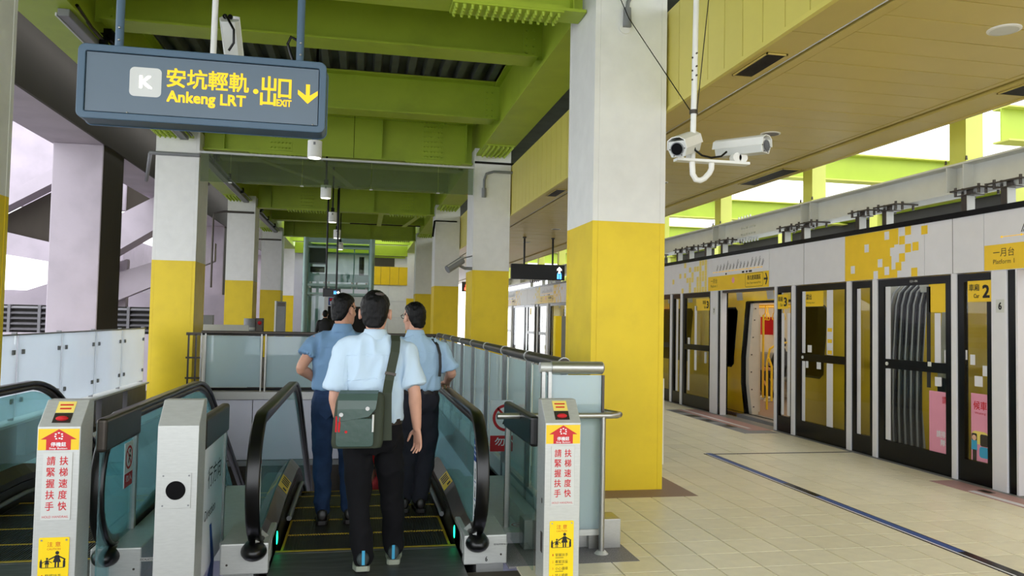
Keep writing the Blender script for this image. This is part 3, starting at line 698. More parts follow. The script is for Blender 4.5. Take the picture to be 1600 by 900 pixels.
    sticker(t, 'white_strip', 10.43+o, 1.0, 0.075, 1.5, m_psdwhite); sticker(t, 'white_strip', 10.27+o, 1.0, 0.08, 1.5, m_psdwhite)
    mullion(10.56+o, 10.62+o, tags[9])
near_tags = ['narrow glass screen with the Car 2 plate and pink cartoon notice', 'white mullion left of the Car 2 screen', 'black framed screen door showing grey bellows behind it', 'white mullion left of the bellows door', 'narrow black framed screen between the two platform screen doors', 'white mullion right of the door with the yellow marks',
             'black framed screen door with yellow notice and white strip with yellow marks', 'white mullion right of the Car 3 screen', 'narrow screen with the Car 3 plate beside the open doorway', 'white mullion at the right edge of the open doorway']
side_run(6.365, 'broad white door post numbered 6', near_tags)
# far side of the open doorway: wall run in mirrored order
def far_run(o, rep):
    k = ['past the open doorway', 'in the distance past the nearest column', 'far away behind the black hanging sign', 'at the far end of the platform'][rep]
    psd_post(12.49+o, 12.77+o, 'broad white door post %s' % ('numbered 7 left of the open doorway' if rep == 0 else k), '7' if rep == 0 else None)
    t = frame_panel('screen_door', 12.78+o, 14.0+o, 12.86+o, 13.9+o, 'black framed screen door %s' % ('with the Car 3 plate, left of post 7' if rep == 0 else k), 'screen door', (1.075, 1.178))
    if rep == 0:
        car_plate(t, 12.98, 1.92, '3', 0.28, 0.215)
        sticker(t, 'yellow_notice', 13.3, 1.92, 0.28, 0.22, m_psdyellow)
        obj('handle', MB().box(PXF-0.03, PXF, 12.93, 12.96, 0.86, 1.06), m_lightgrey, t)
    sticker(t, 'white_strip', 13.45+o, 1.3, 0.1, 1.2, m_psdwhite); sticker(t, 'white_strip', 13.75+o, 0.8, 0.1, 1.0, m_psdwhite)
    mullion(14.0+o, 14.08+o, 'white mullion, nearer of the pair %s' % k)
    t = frame_panel('fixed_screen', 14.08+o, 14.5+o, 14.15+o, 14.43+o, 'narrow black framed screen %s' % k, 'glass screen')
    sticker(t, 'white_strip', 14.3+o, 1.14, 0.1, 1.8, m_psdwhite)
    mullion(14.5+o, 14.58+o, 'white mullion, farther of the pair %s' % k)
    t = frame_panel('screen_door', 14.58+o, 15.8+o, 14.66+o, 15.7+o, 'farther black framed screen door %s' % k, 'screen door', (1.075, 1.178))
    sticker(t, 'yellow_notice', 15.3+o, 1.9, 0.3, 0.25, m_psdyellow)
    t = frame_panel('fixed_screen', 15.8+o, 16.25+o, 15.87+o, 16.18+o, 'narrow screen next to the farther door %s' % k, 'glass screen')
    t = frame_panel('fixed_screen', 16.3+o, 18.5+o, 16.4+o, 18.4+o, 'pair of closed sliding glass doors %s' % k, 'glass screen')
for r in range(4): far_run(PER*r*1.0, r)
# header: one signboard per segment
def header(y0, y1, lab, deco):
    t = thing('door_header', lab, 'signboard', (PXF, (y0+y1)/2, 2.15), 'signboards above the screen doors')
    obj('board', MB().box(PXF-0.03, PXF+0.12, y0+0.003, y1-0.003, 2.15, 2.73), m_psdwhite, t)
    obj('cap', MB().box(PXF-0.05, PXF+0.16, y0, y1, 2.73, 2.79), m_black, t)
    X = PXF-0.0315
    if deco == 'map':
        p = obj('yellow_band', flat(MB(), rect(y1-y0-0.01, 0.25), (X, (y0+y1)/2, 2.28), R_, U_), m_psdyellow, t, label='yellow lower band')
        X2 = X-0.001; mb = MB(); L = y1-y0
        put_text(mb, '一月台', (X2, y1-0.24, 2.325), 0.25, 0.085, R_, U_, 0.0); put_text(mb, 'Platform 1', (X2, y1-0.24, 2.235), 0.25, 0.045, R_, U_, 0.0)
        put_text(mb, '新北產業園區', (X2, y0+0.46, 2.325), 0.42, 0.08, R_, U_, 0.015); put_text(mb, 'New Taipei Industrial Park', (X2, y0+0.46, 2.235), 0.44, 0.04, R_, U_, 0.004)
        R = 0.56; rr = rrect(R, 0.22, 0.03); ri = rrect(R-0.012, 0.208, 0.026); n = len(rr)
        vs = [Vector((X2, y0+0.46-a, 2.285+b)) for a, b in rr+ri]; mb.add(vs, [(i, (i+1) % n, n+(i+1) % n, n+i) for i in range(n)])
        flat(mb, rect(0.10, 0.03), (X2, y0+0.105, 2.285), R_, U_); flat(mb, [(0.0, 0.09), (0.03, 0.09), (0.08, 0), (0.03, -0.09), (0.0, -0.09), (0.045, 0)], (X2, y0+0.115, 2.285), R_, U_)
        obj('lettering', mb, m_ink, p)
        obj('print', flat(MB(), circ(0.05), (X2, (y0+y1)/2+0.1, 2.31), R_, U_), m_pinkposter, p)
        mb = MB(); flat(mb, rect(L-0.4, 0.007), (X, (y0+y1)/2, 2.475), R_, U_)
        for i in range(15): flat(mb, circ(0.012, 0, 0, 8), (X-0.0005, y1-0.22-(L-0.44)*i/14, 2.475), R_, U_)
        obj('route_line', mb, m_signyellow, t, label='thin yellow route line')
        mb = MB(); rnd = random.Random(3)
        for i in range(1, 15):
            h = rnd.choice((0.09, 0.1, 0.11, 0.15)); yy = y1-0.22-(L-0.44)*i/14
            for q in (0, 0.018):
                flat(mb, [(q-0.005, 0.01), (q+0.005, 0.01), (q+0.005+h*0.45, 0.01+h*(1-q*14)), (q-0.005+h*0.45, 0.01+h*(1-q*14))], (X-0.0008, yy, 2.49), R_, U_)
        for i, w in ((4, 0.05), (9, 0.08), (10, 0.06), (11, 0.1)): flat(mb, rect(w, 0.03), (X-0.0008, y1-0.22-(L-0.44)*i/14, 2.43), R_, U_)
        obj('station_marks', mb, m_ink, t, kind='stuff', label='slanting black station marks')
    elif deco in ('check', 'fade', 'checkr'):
        mb = MB(); L = y1-y0; s = 0.098
        if deco == 'check':
            edge = y1-0.003; X0 = X
            flat(mb, [(0, -0.288), (0.84, -0.288), (0.66, 0.0), (0.93, 0.0), (0.93, 0.288), (-0.06, 0.288)][:1]+[(0.98, -0.288), (0.98, -0.19), (0.88, -0.19), (0.88, 0.0), (0.93, 0.0), (0.93, 0.1), (1.0, 0.1), (1.0, 0.288), (0.0, 0.288)], (X0, edge, 2.44), R_, U_)
            for (a, b) in ((1.06, 0.14), (1.16, 0.24), (1.16, 0.04), (1.06, -0.06), (1.0, -0.16), (1.26, -0.24), (1.28, 0.05), (1.42, 0.22)): obj('yellow_square', flat(MB(), rect(s, s), (X-0.0002, edge-a, 2.44+b), R_, U_), m_psdyellow, t)
            obj('yellow_field', mb, m_psdyellow, t, label='yellow field breaking up into squares')
            for (a, b) in ((0.16, -0.15), (0.43, 0.1), (0.8, 0.22), (0.68, -0.1), (0.6, -0.24), (0.8, -0.2), (0.9, 0.02)): obj('white_square', flat(MB(), rect(s*0.85, s), (X-0.0005, edge-a, 2.44+b), R_, U_), m_psdwhite, t)
        else:
            rnd = random.Random(5); cnt = 12
            for i in range(18):
                for j in range(6):
                    pr = (i/17.0)**2.2 if deco == 'fade' else (1-i/17.0)**2.2
                    if rnd.random() < pr: flat(mb, rect(0.094, 0.094), (X-0.0003*((i+j) % 2), y1-0.06-i*0.098*(L/1.8), 2.195+j*0.097), R_, U_)
            obj('yellow_squares', mb, m_psdyellow2 if deco == 'fade' else m_psdyellow, t, kind='stuff', label='yellow squares thinning out')
    else:
        obj('board_joint', MB().box(X-0.0005, X+0.01, (y0+y1)/2-0.004, (y0+y1)/2+0.004, 2.15, 2.73), m_grey, t)
header(3.0, 6.62, 'nearest route map signboard at the right picture edge', 'map')
header(6.62, 7.45, 'plain white signboard beside the nearest route map', 'plain')
header(7.45, 8.87, 'signboard with a yellow field breaking into squares', 'check')
header(8.87, 10.74, 'plain white signboard between the route map and the yellow squares', 'plain')
header(10.74, 12.84, 'signboard with route map, platform number and black arrow over the open doorway', 'map')
header(12.84, 14.9, 'signboard with pale yellow squares thinning out, beside the nearest column', 'fade')
for r in range(4):
    o = 14.9+r*6.13; k = ['just left of the nearest column', 'farther, over the closed far doors', 'much farther, past the second column', 'at the far end of the platform'][r]
    header(o, o+1.6, 'plain far signboard %s' % k, 'plain'); header(o+1.6, o+3.0, 'far signboard with yellow squares %s' % k, 'checkr')
    header(o+3.0, o+4.9, 'far route map signboard %s' % k, 'map'); header(o+4.9, o+6.13, 'far signboard with pale squares %s' % k, 'fade')
# rail and ceiling of the sliding door recess in the open doorway
tag(obj('door_track', MB().box(PXF+0.02, PXF+0.14, 10.62, 12.38, 2.11, 2.15), m_darksteel), 'dark door track above the open doorway', 'door track')

# grey steel beam hanging over the doors and its hangers
t = thing('hanging_beam', 'long pale grey steel beam hung above the screen doors', 'beam', (6.6, 10, 3.07))
obj('bottom_flange', MB().box(6.45, 6.75, -2, 46, 3.07, 3.09), m_lightgrey, t)
obj('top_flange', MB().box(6.45, 6.75, -2, 46, 3.38, 3.40), m_lightgrey, t)
obj('web', MB().box(6.592, 6.608, -2, 46, 3.09, 3.38), m_lightgrey, t)
PY = [7.37+2.92*k for k in range(-1, 12)]
for y in PY:
    for d in (-0.12, 0.12): obj('stiffener', MB().box(6.46, 6.592, y+d-0.006, y+d+0.006, 3.09, 3.38), m_lightgrey, t)
b = MB(); bolts(b, [(6.592, 12.0+0.09*i, 3.15+0.11*j) for i in range(6) for j in range(2)], (-1, 0, 0), 0.02, 0.03); bolts(b, [(6.5+0.14*j, 12.0+0.1*i, 3.07) for i in range(7) for j in range(2)], (0, 0, -1), 0.022, 0.06); bolts(b, [(6.5, 12.0+0.1*i, 3.40) for i in range(5)], (0, 0, 1), 0.018, 0.05)
obj('bolt', b, m_lightgrey, t, kind='stuff')
NTH = ['first', 'second', 'third', 'fourth', 'fifth', 'sixth', 'seventh', 'eighth', 'ninth', 'tenth', 'eleventh', 'twelfth', 'thirteenth', 'fourteenth', 'fifteenth', 'sixteenth', 'seventeenth', 'eighteenth', 'nineteenth', 'twentieth', 'twenty-first', 'twenty-second']
hy = [6.54, 7.06, 8.33, 8.85, 10.1, 10.62, 12.65, 13.3, 14.05, 14.6, 16.0, 16.5, 18.8, 19.4, 20.2, 20.7, 22.1, 22.6, 24.9, 25.5, 26.3, 28.2]
for k, y in enumerate(hy):
    t = thing('door_hanger', '%s white bolted hanger from the right above the screen doors' % NTH[k], 'hanger', (6.4, y, 2.79), 'white hangers above the screen doors')
    obj('strut', MB().box(6.31, 6.41, y-0.035, y+0.035, 2.79, 2.99), m_lightgrey, t, bev=0.004)
    obj('dark_side', MB().box(6.307, 6.31, y-0.03, y+0.045, 2.79, 2.99), m_darksteel, t)  # thin dark sheet paints in the shade of the backlit face
    mb = MB(); mb.box(6.29, 6.46, y-0.11, y+0.11, 2.99, 3.0); mb.box(6.36, 6.4, y-0.02, y+0.03, 3.0, 3.05)
    mb.box(6.3, 6.62, y-0.2, y+0.2, 3.05, 3.068)
    obj('base_plate', mb, m_darksteel, t)
    mb = MB()
    for dx in (6.34, 6.43, 6.58):
        for dy in (-0.16, 0.16): mb.cyl((dx, y+dy, 3.00), (dx, y+dy, 3.05), 0.016, n=6); mb.cyl((dx, y+dy, 3.068), (dx, y+dy, 3.1), 0.016, n=6)
    obj('bolt', mb, m_darksteel, t, kind='stuff')
for k, y in enumerate(PY):
    t = thing('hanger_post', '%s lime green post along the grey hanging beam, counted from the right' % NTH[k], 'post', (6.6, y, 3.4), 'lime posts on the grey beam')
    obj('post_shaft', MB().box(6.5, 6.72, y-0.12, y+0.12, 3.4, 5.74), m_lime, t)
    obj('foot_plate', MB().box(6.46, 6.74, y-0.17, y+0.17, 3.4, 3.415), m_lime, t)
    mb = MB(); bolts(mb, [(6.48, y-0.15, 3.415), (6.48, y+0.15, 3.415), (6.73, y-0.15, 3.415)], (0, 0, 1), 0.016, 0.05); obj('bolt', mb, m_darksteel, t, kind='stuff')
# open roof steel over the track
for k, (y, x0, x1) in enumerate([(9.7, 9.3, 15), (13.2, 6.75, 12.2), (18.9, 6.75, 15), (24.7, 6.75, 15), (30.5, 6.75, 15), (36.3, 6.75, 15)]):
    t = thing('track_girder', '%s lime green girder over the track, counted from the right' % NTH[k], 'beam', (10, y, 4.4), 'girders over the track')
    obj('web', MB().box(x0, x1, y-0.01, y+0.01, 4.38, 4.86), m_green, t); obj('top_flange', MB().box(x0, x1, y-0.15, y+0.15, 4.86, 4.885), m_lime, t); obj('bottom_flange', MB().box(x0, x1, y-0.15, y+0.15, 4.355, 4.38), m_lime, t)  # flanges coloured paler than the web to paint in the light on them
t = thing('far_canopy', 'lime framed canopy wall with dark openings beyond the track', 'canopy', (13, 18, 3))
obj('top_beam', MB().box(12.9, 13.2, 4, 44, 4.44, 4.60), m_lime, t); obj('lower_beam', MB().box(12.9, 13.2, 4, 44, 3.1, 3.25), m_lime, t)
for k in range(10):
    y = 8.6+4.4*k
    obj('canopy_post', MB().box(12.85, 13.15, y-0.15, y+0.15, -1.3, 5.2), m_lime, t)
    obj('dark_panel', MB().box(13.1, 13.2, y+0.15, y+4.25, 3.25, 4.44), m_green, t)
    obj('dark_backing', MB().box(13.06, 13.1, y+0.3, y+4.1, 3.3, 4.40), m_dark, t)
obj('canopy_wall', MB().box(13.4, 13.6, 2, 48, -1.3, 4.0), m_darksteel, t)

# ================================================================== TRAIN
def body_x(z): # side wall leans in above and below the waist
    return 6.60+max(0, z-1.0)*0.085+max(0, 0.55-z)*0.12
def side_quad(mb, y0, y1, z0, z1, d=0.0, m=0, n=6, skew=0.0):
    for i in range(n):
        a = z0+(z1-z0)*i/n; b = z0+(z1-z0)*(i+1)/n
        sa, sb = skew*(a-z0)/(z1-z0), skew*(b-z0)/(z1-z0)
        mb.add([(body_x(a)+d, y0+sa, a), (body_x(a)+d, y1+sa, a), (body_x(b)+d, y1+sb, b), (body_x(b)+d, y0+sb, b)], [(0, 1, 2, 3), (3, 2, 1, 0)], m)
def side_slab(y0, y1, z0, z1, d0=0.0, t=0.05, n=6):
    mb = MB()
    pts = [z0+(z1-z0)*i/n for i in range(n+1)]
    poly = [(body_x(z)+d0, z) for z in pts]+[(body_x(z)+d0+t, z) for z in reversed(pts)]
    return mb.prism(poly, 'y', y0, y1)
def window_poly(y0, y1, z0, z1, r=0.09, d=-0.004):
    return [Vector((body_x(b+(z0+z1)/2)+d, a+(y0+y1)/2, b+(z0+z1)/2)) for a, b in rrect(y1-y0, z1-z0, r)]
def train_car(lab, y0, y1, doors, windows, plain):
    t = thing('train_car', lab, 'train car', (7.9, (y0+y1)/2, -0.9))
    ys = y0
    for a, b in doors:
        obj('side_wall', side_slab(ys, a, -0.25, 2.3), m_train, t); ys = b
    obj('side_wall', side_slab(ys, y1, -0.25, 2.3), m_train, t)
    for a, b in doors:
        obj('door_lintel', side_slab(a, b, 1.96, 2.3), m_train, t)
        mb = MB(); 
        for yy in (a, b): mb.prism([(body_x(z)-0.012, z) for z in (-0.02, 0.55, 1.0, 1.97)]+[(body_x(z)+0.07, z) for z in (1.97, 1.0, 0.55, -0.02)], 'y', yy-0.03, yy+0.03)
        mb.box(body_x(1.96)-0.01, body_x(1.96)+0.06, a, b, 1.94, 1.98)
        obj('door_seal', mb, m_black, t, label='black rubber door seal')
        obj('sill', MB().box(6.5, 6.8, a, b, -0.04, 0.02), m_grey, t)
    for a, b in windows:
        for nm, mt, g, dd, rr in (('window', m_black, 0.0, -0.004, 0.1), ('window_glass', g_dark, 0.03, -0.008, 0.075)):
            mb = MB(); z0w, z1w = 0.80+g, 1.88-g; rows = []
            for q in range(17):
                z = z0w+(z1w-z0w)*q/16; e = min(z-z0w, z1w-z); ins = rr-math.sqrt(max(0, rr*rr-(rr-e)**2)) if e < rr else 0.0
                rows.append((z, a+g+ins, b-g-ins))
            vs = []
            for z, ya, yb in rows: vs += [(body_x(z)+dd, ya, z), (body_x(z)+dd, yb, z)]
            mb.add(vs, [(2*q, 2*q+1, 2*q+3, 2*q+2) for q in range(16)])
            obj(nm, mb, mt, t, label='dark rounded window' if nm == 'window' else None)
    mb = MB(); y = y0+0.5
    while y < y1: side_quad(mb, y, y+0.22, 2.0, 2.29, -0.003, n=2, skew=0.12); y += 1.05
    obj('white_stripes', mb, m_trainwhite, t, label='slanting white stripes along the roof edge')
    for yy in plain:
        mb = MB(); side_quad(mb, yy, yy+0.2, 0.05, 1.95, -0.003); obj('white_stripe', mb, m_trainwhite, t)
    mb = MB(); side_quad(mb, y0, y1, 0.02, 0.032, -0.002, n=1); obj('skirt_line', mb, m_darksteel, t)
    poly = [(body_x(2.3), 2.3), (6.85, 2.55), (7.2, 2.68), (8.8, 2.68), (9.15, 2.55), (9.3, 2.3)]
    obj('roof', MB().prism(poly+[(9.25, 2.26), (8.8, 2.6), (7.2, 2.6), (6.8, 2.26)], 'y', y0, y1), m_lightgrey, t)
    obj('far_wall', MB().box(9.2, 9.28, y0, y1, -0.25, 2.3), m_trainint, t)
    obj('underframe', MB().box(6.7, 9.2, y0, y1, -0.75, -0.06), m_darksteel, t)
    obj('train_floor', MB().box(6.62, 9.22, y0, y1, -0.05, 0.0), m_pad, t)
    obj('end_wall', MB().box(6.66, 9.25, y0-0.001, y0+0.06, -0.2, 2.3), m_trainint, t)
    ci = obj('inner_ceiling', MB().box(6.8, 9.2, y0+0.06, y1, 2.2, 2.24), m_trainint, t)
    obj('lamp_strip', MB().box(7.35, 7.5, y0+0.3, y1-0.3, 2.18, 2.2), m_warm, ci, label='warm strip lamp'); obj('lamp_strip', MB().box(8.3, 8.45, y0+0.3, y1-0.3, 2.18, 2.2), m_warm, ci)
    return t
car3 = train_car('yellow train car with an open lit doorway', 8.92, 27.0, [(10.95, 12.42), (17.2, 18.6), (23.3, 24.7)], [(10.02, 10.80), (12.72, 13.2), (14.6, 16.4), (19.4, 22.4)], [])
car2 = train_car('yellow train car at the right picture edge', -2.0, 8.05, [(4.6, 6.1)], [(6.7, 6.95), (1.0, 3.6)], [7.6])
# interior seen through the open doorway
obj('door_pocket', MB().prism([(body_x(z)+0.05, z) for z in (0.0, 0.55, 1.0, 1.96)]+[(6.83, 1.96), (6.83, 0.0)], 'y', 12.28, 12.42), m_trainint, car3, label='cream door pillar inside the doorway')
mb = MB()
for z in (0.15, 0.45, 0.75, 1.05, 1.35, 1.65, 1.85): mb.cyl((body_x(z)+0.09, 12.279, z), (body_x(z)+0.09, 12.27, z), 0.012, n=8)
obj('pillar_screw', mb, m_darksteel, car3, kind='stuff')
obj('draught_screen', MB().box(6.84, 6.93, 12.40, 12.44, 0.05, 1.75), m_trainint, car3)
mb = MB(); mb.tube([(6.97, 12.38, 0.3), (6.97, 12.38, 1.75)], 0.02, 8); mb.tube([(7.0, 12.3, 0.1), (7.0, 12.3, 0.9), (7.05, 12.3, 1.15), (7.2, 12.3, 1.25), (7.5, 12.3, 1.28)], 0.02, 8); mb.tube([(7.06, 12.25, 0.25), (7.06, 12.25, 0.85), (7.0, 12.25, 1.0)], 0.02, 8)
obj('grab_rail', mb, m_handleyellow, car3, label='yellow grab rails')
for xx in (7.25, 7.75, 8.3): obj('strap_rail', MB().tube([(xx, 9.2, 1.93), (xx, 26, 1.93)], 0.013, 8), m_handleyellow, car3)
def strap(x, y):
    p = MB(); p.tube([(x, y, 1.93), (x, y, 1.8)], 0.012, 6)
    tri = [(x, y+0.0, 1.80), (x, y+0.07, 1.68), (x, y-0.07, 1.68)]
    p.tube([(x, y, 1.80), (x, y+0.03, 1.78), (x, y+0.075, 1.69), (x, y+0.05, 1.665), (x, y-0.05, 1.665), (x, y-0.075, 1.69), (x, y-0.03, 1.78), (x, y, 1.80)], 0.009, 6)
    obj('strap_handle', p, m_handleyellow, car3)
for i in range(6): strap(7.25, 11.6+0.3*i); strap(7.75, 12.0+0.4*i)
obj('bench_seat', MB().box(8.72, 9.2, 13.2, 17.0, 0.40, 0.48).box(9.08, 9.2, 13.2, 17.0, 0.48, 0.95), m_grey, car3, bev=0.03)
obj('notice', MB().box(8.9, 9.195, 15.9, 15.95, 1.35, 1.75), m_redcloth, car3); obj('notice', MB().box(7.32, 7.56, 13.96, 14.0, 1.25, 1.75), m_red, car3, label='red notice board inside')
obj('partition', MB().box(7.0, 7.58, 14.0, 14.04, 0.05, 1.95), m_trainint, car3)
# bellows between the cars
t = thing('gangway_bellows', 'grey ribbed bellows between the two train cars', 'bellows', (7.8, 8.5, 0))
y = 8.11; k = 0
while y < 8.80:
    p = [(6.76, -0.1), (6.74, 0.5), (6.75, 1.2), (6.79, 1.85), (6.84, 2.02), (6.96, 2.14)]
    obj('fold', MB().prism([(a+0.05, b) for a, b in p]+[(8.8, 2.14), (9.1, 1.9), (9.15, -0.1)], 'y', y, y+0.085), m_bellow, t)
    obj('fold_hoop', MB().tube([(a, y+0.092, b) for a, b in p]+[(8.8, y+0.092, 2.14)], 0.013, 6), m_bellowedge, t); y += 0.108; k += 1
# ================================================================== GLASS FENCES
# right fence along the escalator well
t = thing('glass_fence', 'long glass fence with dark rail along the right side of the escalator well', 'fence', (1.45, 9.5, 0))
obj('kerb', MB().box(1.43, 1.53, 5.25, 14.1, 0, 0.16), m_steel2, t, bev=0.005)
obj('handrail', MB().tube([(1.44, 5.28, 1.265), (1.44, 14.1, 1.265)], 0.042, 12), m_darksteel, t, label='dark round top rail')
ys = [5.3, 6.45, 7.55, 8.65, 9.72, 10.78, 11.86, 12.95, 14.0]
for a, b in zip(ys, ys[1:]): obj('glass_pane', MB().box(1.475, 1.485, a+0.05, b-0.02, 0.17, 1.2), g_fence, t)
for y in ys:
    p = obj('fence_post', MB().box(1.42, 1.455, y-0.03, y+0.03, -0.3, 1.24), m_post, t, bev=0.004)
    obj('rail_collar', MB().cyl((1.44, y-0.012, 1.265), (1.44, y+0.012, 1.265), 0.047, n=14), m_steel2, p)
# end of that fence across the walk
t = thing('fence_return', 'short frosted glass fence end with thick steel rail near the yellow column', 'fence', (1.5, 5.12, 0))
obj('handrail', MB().tube([(1.30, 5.12, 1.25), (1.66, 5.12, 1.25)], 0.044, 16), m_steel, t, label='thick polished rail')
obj('rail_end', MB().sphere((1.66, 5.12, 1.25), (0.02, 0.044, 0.044), 14, 8), m_steel, t)
obj('rail_stub', MB().tube([(1.22, 5.12, 1.25), (1.30, 5.12, 1.25)], 0.036, 12), m_steel2, t)
obj('glass_pane', MB().box(1.275, 1.66, 5.115, 5.127, 0.15, 1.2), g_fence, t)
obj('bottom_rail', MB().box(1.27, 1.665, 5.10, 5.14, 0.11, 0.15), m_steel2, t)
for x in (1.245, 1.29): obj('fence_post', MB().box(x-0.012, x+0.012, 5.10, 5.14, 0, 1.27), m_steel, t)
obj('edge_post', MB().box(1.662, 1.678, 5.10, 5.15, 0, 1.2), m_darksteel, t)
obj('plinth', MB().box(1.15, 1.83, 5.2, 5.36, 0, 0.2).box(1.6, 1.83, 5.16, 5.2, 0, 0.2), m_steel, t, bev=0.004)
# low crash rail round the corner
t = thing('crash_rail', 'low steel pipe rail bending round the fence corner', 'handrail', (1.65, 5.0, 0))
obj('pipe', MB().tube([(0.92, 5.05, 0.93), (1.70, 5.05, 0.93), (1.76, 5.06, 0.93), (1.79, 5.10, 0.93), (1.77, 5.16, 0.93), (1.69, 5.4, 0.93), (1.60, 5.75, 0.93)], 0.021, 10), m_steel, t)
obj('pole', MB().cyl((1.655, 5.05, 0), (1.655, 5.05, 0.93), 0.019, n=12), m_steel, t)
obj('pole_foot', MB().cyl((1.655, 5.05, 0), (1.655, 5.05, 0.022), 0.05, 0.028, n=16), m_steel2, t)
# cross fence at the far end of the well
t = thing('glass_fence', 'glass fence with black rail across the far end of the escalator well', 'fence', (-0.7, 14.1, 0.12))
obj('handrail', MB().box(-2.66, 1.42, 14.06, 14.14, 1.235, 1.285), m_darksteel, t, bev=0.012)
obj('rail_shadow_gap', MB().box(-2.64, 1.42, 14.08, 14.12, 1.205, 1.235), m_black, t)
xs = [-2.62, -1.62, -0.62, 0.38, 1.36]
for a, b in zip(xs, xs[1:]): obj('glass_pane', MB().box(a+0.05, b-0.05, 14.095, 14.105, 0.31, 1.2), g_fence, t)
for x in xs:
    for d in (-0.035, 0.035): obj('fence_post', MB().box(x+d-0.012, x+d+0.012, 14.07, 14.13, 0.12, 1.24), m_steel, t)
obj('clamp_rail', MB().box(-2.66, 1.42, 14.08, 14.12, 0.25, 0.30), m_black, t)
obj('kerb', MB().box(-2.95, 1.42, 14.0, 14.2, 0.1, 0.24), m_steel, t, bev=0.005)
# frosted fence on the left
t = thing('glass_fence', 'bright frosted glass fence between the two nearest left columns', 'fence', (-3.6, 11, 0.3))
ys = [7.85, 9.18, 10.44, 11.69, 12.91, 14.2]
for a, b in zip(ys, ys[1:]):
    p = obj('frosted_pane', MB().box(-3.606, -3.594, a+0.02, b-0.02, 0.42, 1.30), g_frost, t)
    for yy in (a+0.12, b-0.12):
        for z in (1.12, 0.60): obj('glass_clip', MB().box(-3.625, -3.575, yy-0.022, yy+0.022, z-0.025, z+0.025), m_grey, p)
for y in ys: obj('fence_post', MB().box(-3.66, -3.61, y-0.012, y+0.012, 0, 1.33), m_grey, t)
obj('top_trim', MB().box(-3.62, -3.58, 7.8, 14.2, 1.30, 1.315), m_grey, t)
for a, b in zip(ys, ys[1:]): obj('kerb_block', MB().box(-3.72, -3.52, a+0.12, b-0.12, 0.0, 0.36), m_louver, t)
obj('kerb_cap', MB().box(-3.75, -3.5, 7.8, 14.2, 0.36, 0.385), m_lightgrey, t)
tag(obj('left_kerb', MB().box(-3.1, -2.99, 7.3, 14.0, -0.01, 0.12), m_steel2, bev=0.01), 'low metal kerb left of the left escalator', 'kerb')
# plain glass fence far left beyond the cross fence
t = thing('side_fence', 'narrow glass and steel fence between the second left column and the well', 'fence', (-2.8, 14.5, 0))
obj('rail', MB().box(-2.9, -2.66, 14.06, 14.1, 1.2, 1.25), m_darksteel, t)
for x in (-2.86, -2.74): obj('fence_post', MB().box(x-0.012, x+0.012, 14.06, 14.1, 0, 1.22), m_darksteel, t)
for z in (0.2, 0.45, 0.8): obj('cross_bar', MB().box(-2.9, -2.66, 14.07, 14.09, z, z+0.03), m_darksteel, t)

# ================================================================== ESCALATORS
def handrail_path():
    """outer centre line of the handrail loop in (y, z)"""
    top = 0.945; r = 0.39; cy, cz = 5.12, top-r
    pts = []
    pts = [(5.30, 0.165), (5.2, 0.165)]
    for k in range(0, 13):
        a = math.radians(-90-15*k)
        pts.append((cy+r*math.cos(a), cz+r*math.sin(a)))
    pts += [(5.8, top), (6.9, top)]
    # easing into the incline
    for k in range(1, 9):
        th = math.radians(30*k/8.0); R = 1.6
        pts.append((7.3+R*math.sin(th), top-R*(1-math.cos(th))))
    y, z = pts[-1]
    pts.append((y+6.5, z-6.5*math.tan(math.radians(30))))
    return pts
HP = handrail_path()
def offset(pts, d):
    out = []
    for i, p in enumerate(pts):
        a = pts[max(0, i-1)]; b = pts[min(len(pts)-1, i+1)]
        dy, dz = b[0]-a[0], b[1]-a[1]; L = math.hypot(dy, dz) or 1
        out.append((p[0]-dz/L*d, p[1]+dy/L*d))
    return out
def slope_z(y, z0):
    """height of a line that is level to y=7.0 then falls at 30 degrees"""
    if y < 7.1: return z0
    if y < 7.9:
        th = (y-7.1)/1.6
        return z0-1.6*(1-math.sqrt(max(0, 1-th*th)))
    zz = z0-1.6*(1-math.sqrt(1-0.25))
    return zz-(y-7.9)*math.tan(math.radians(30))
YS = [5.0, 5.4, 6.0, 7.1, 7.3, 7.5, 7.7, 7.9, 9, 11, 13, 14.5]
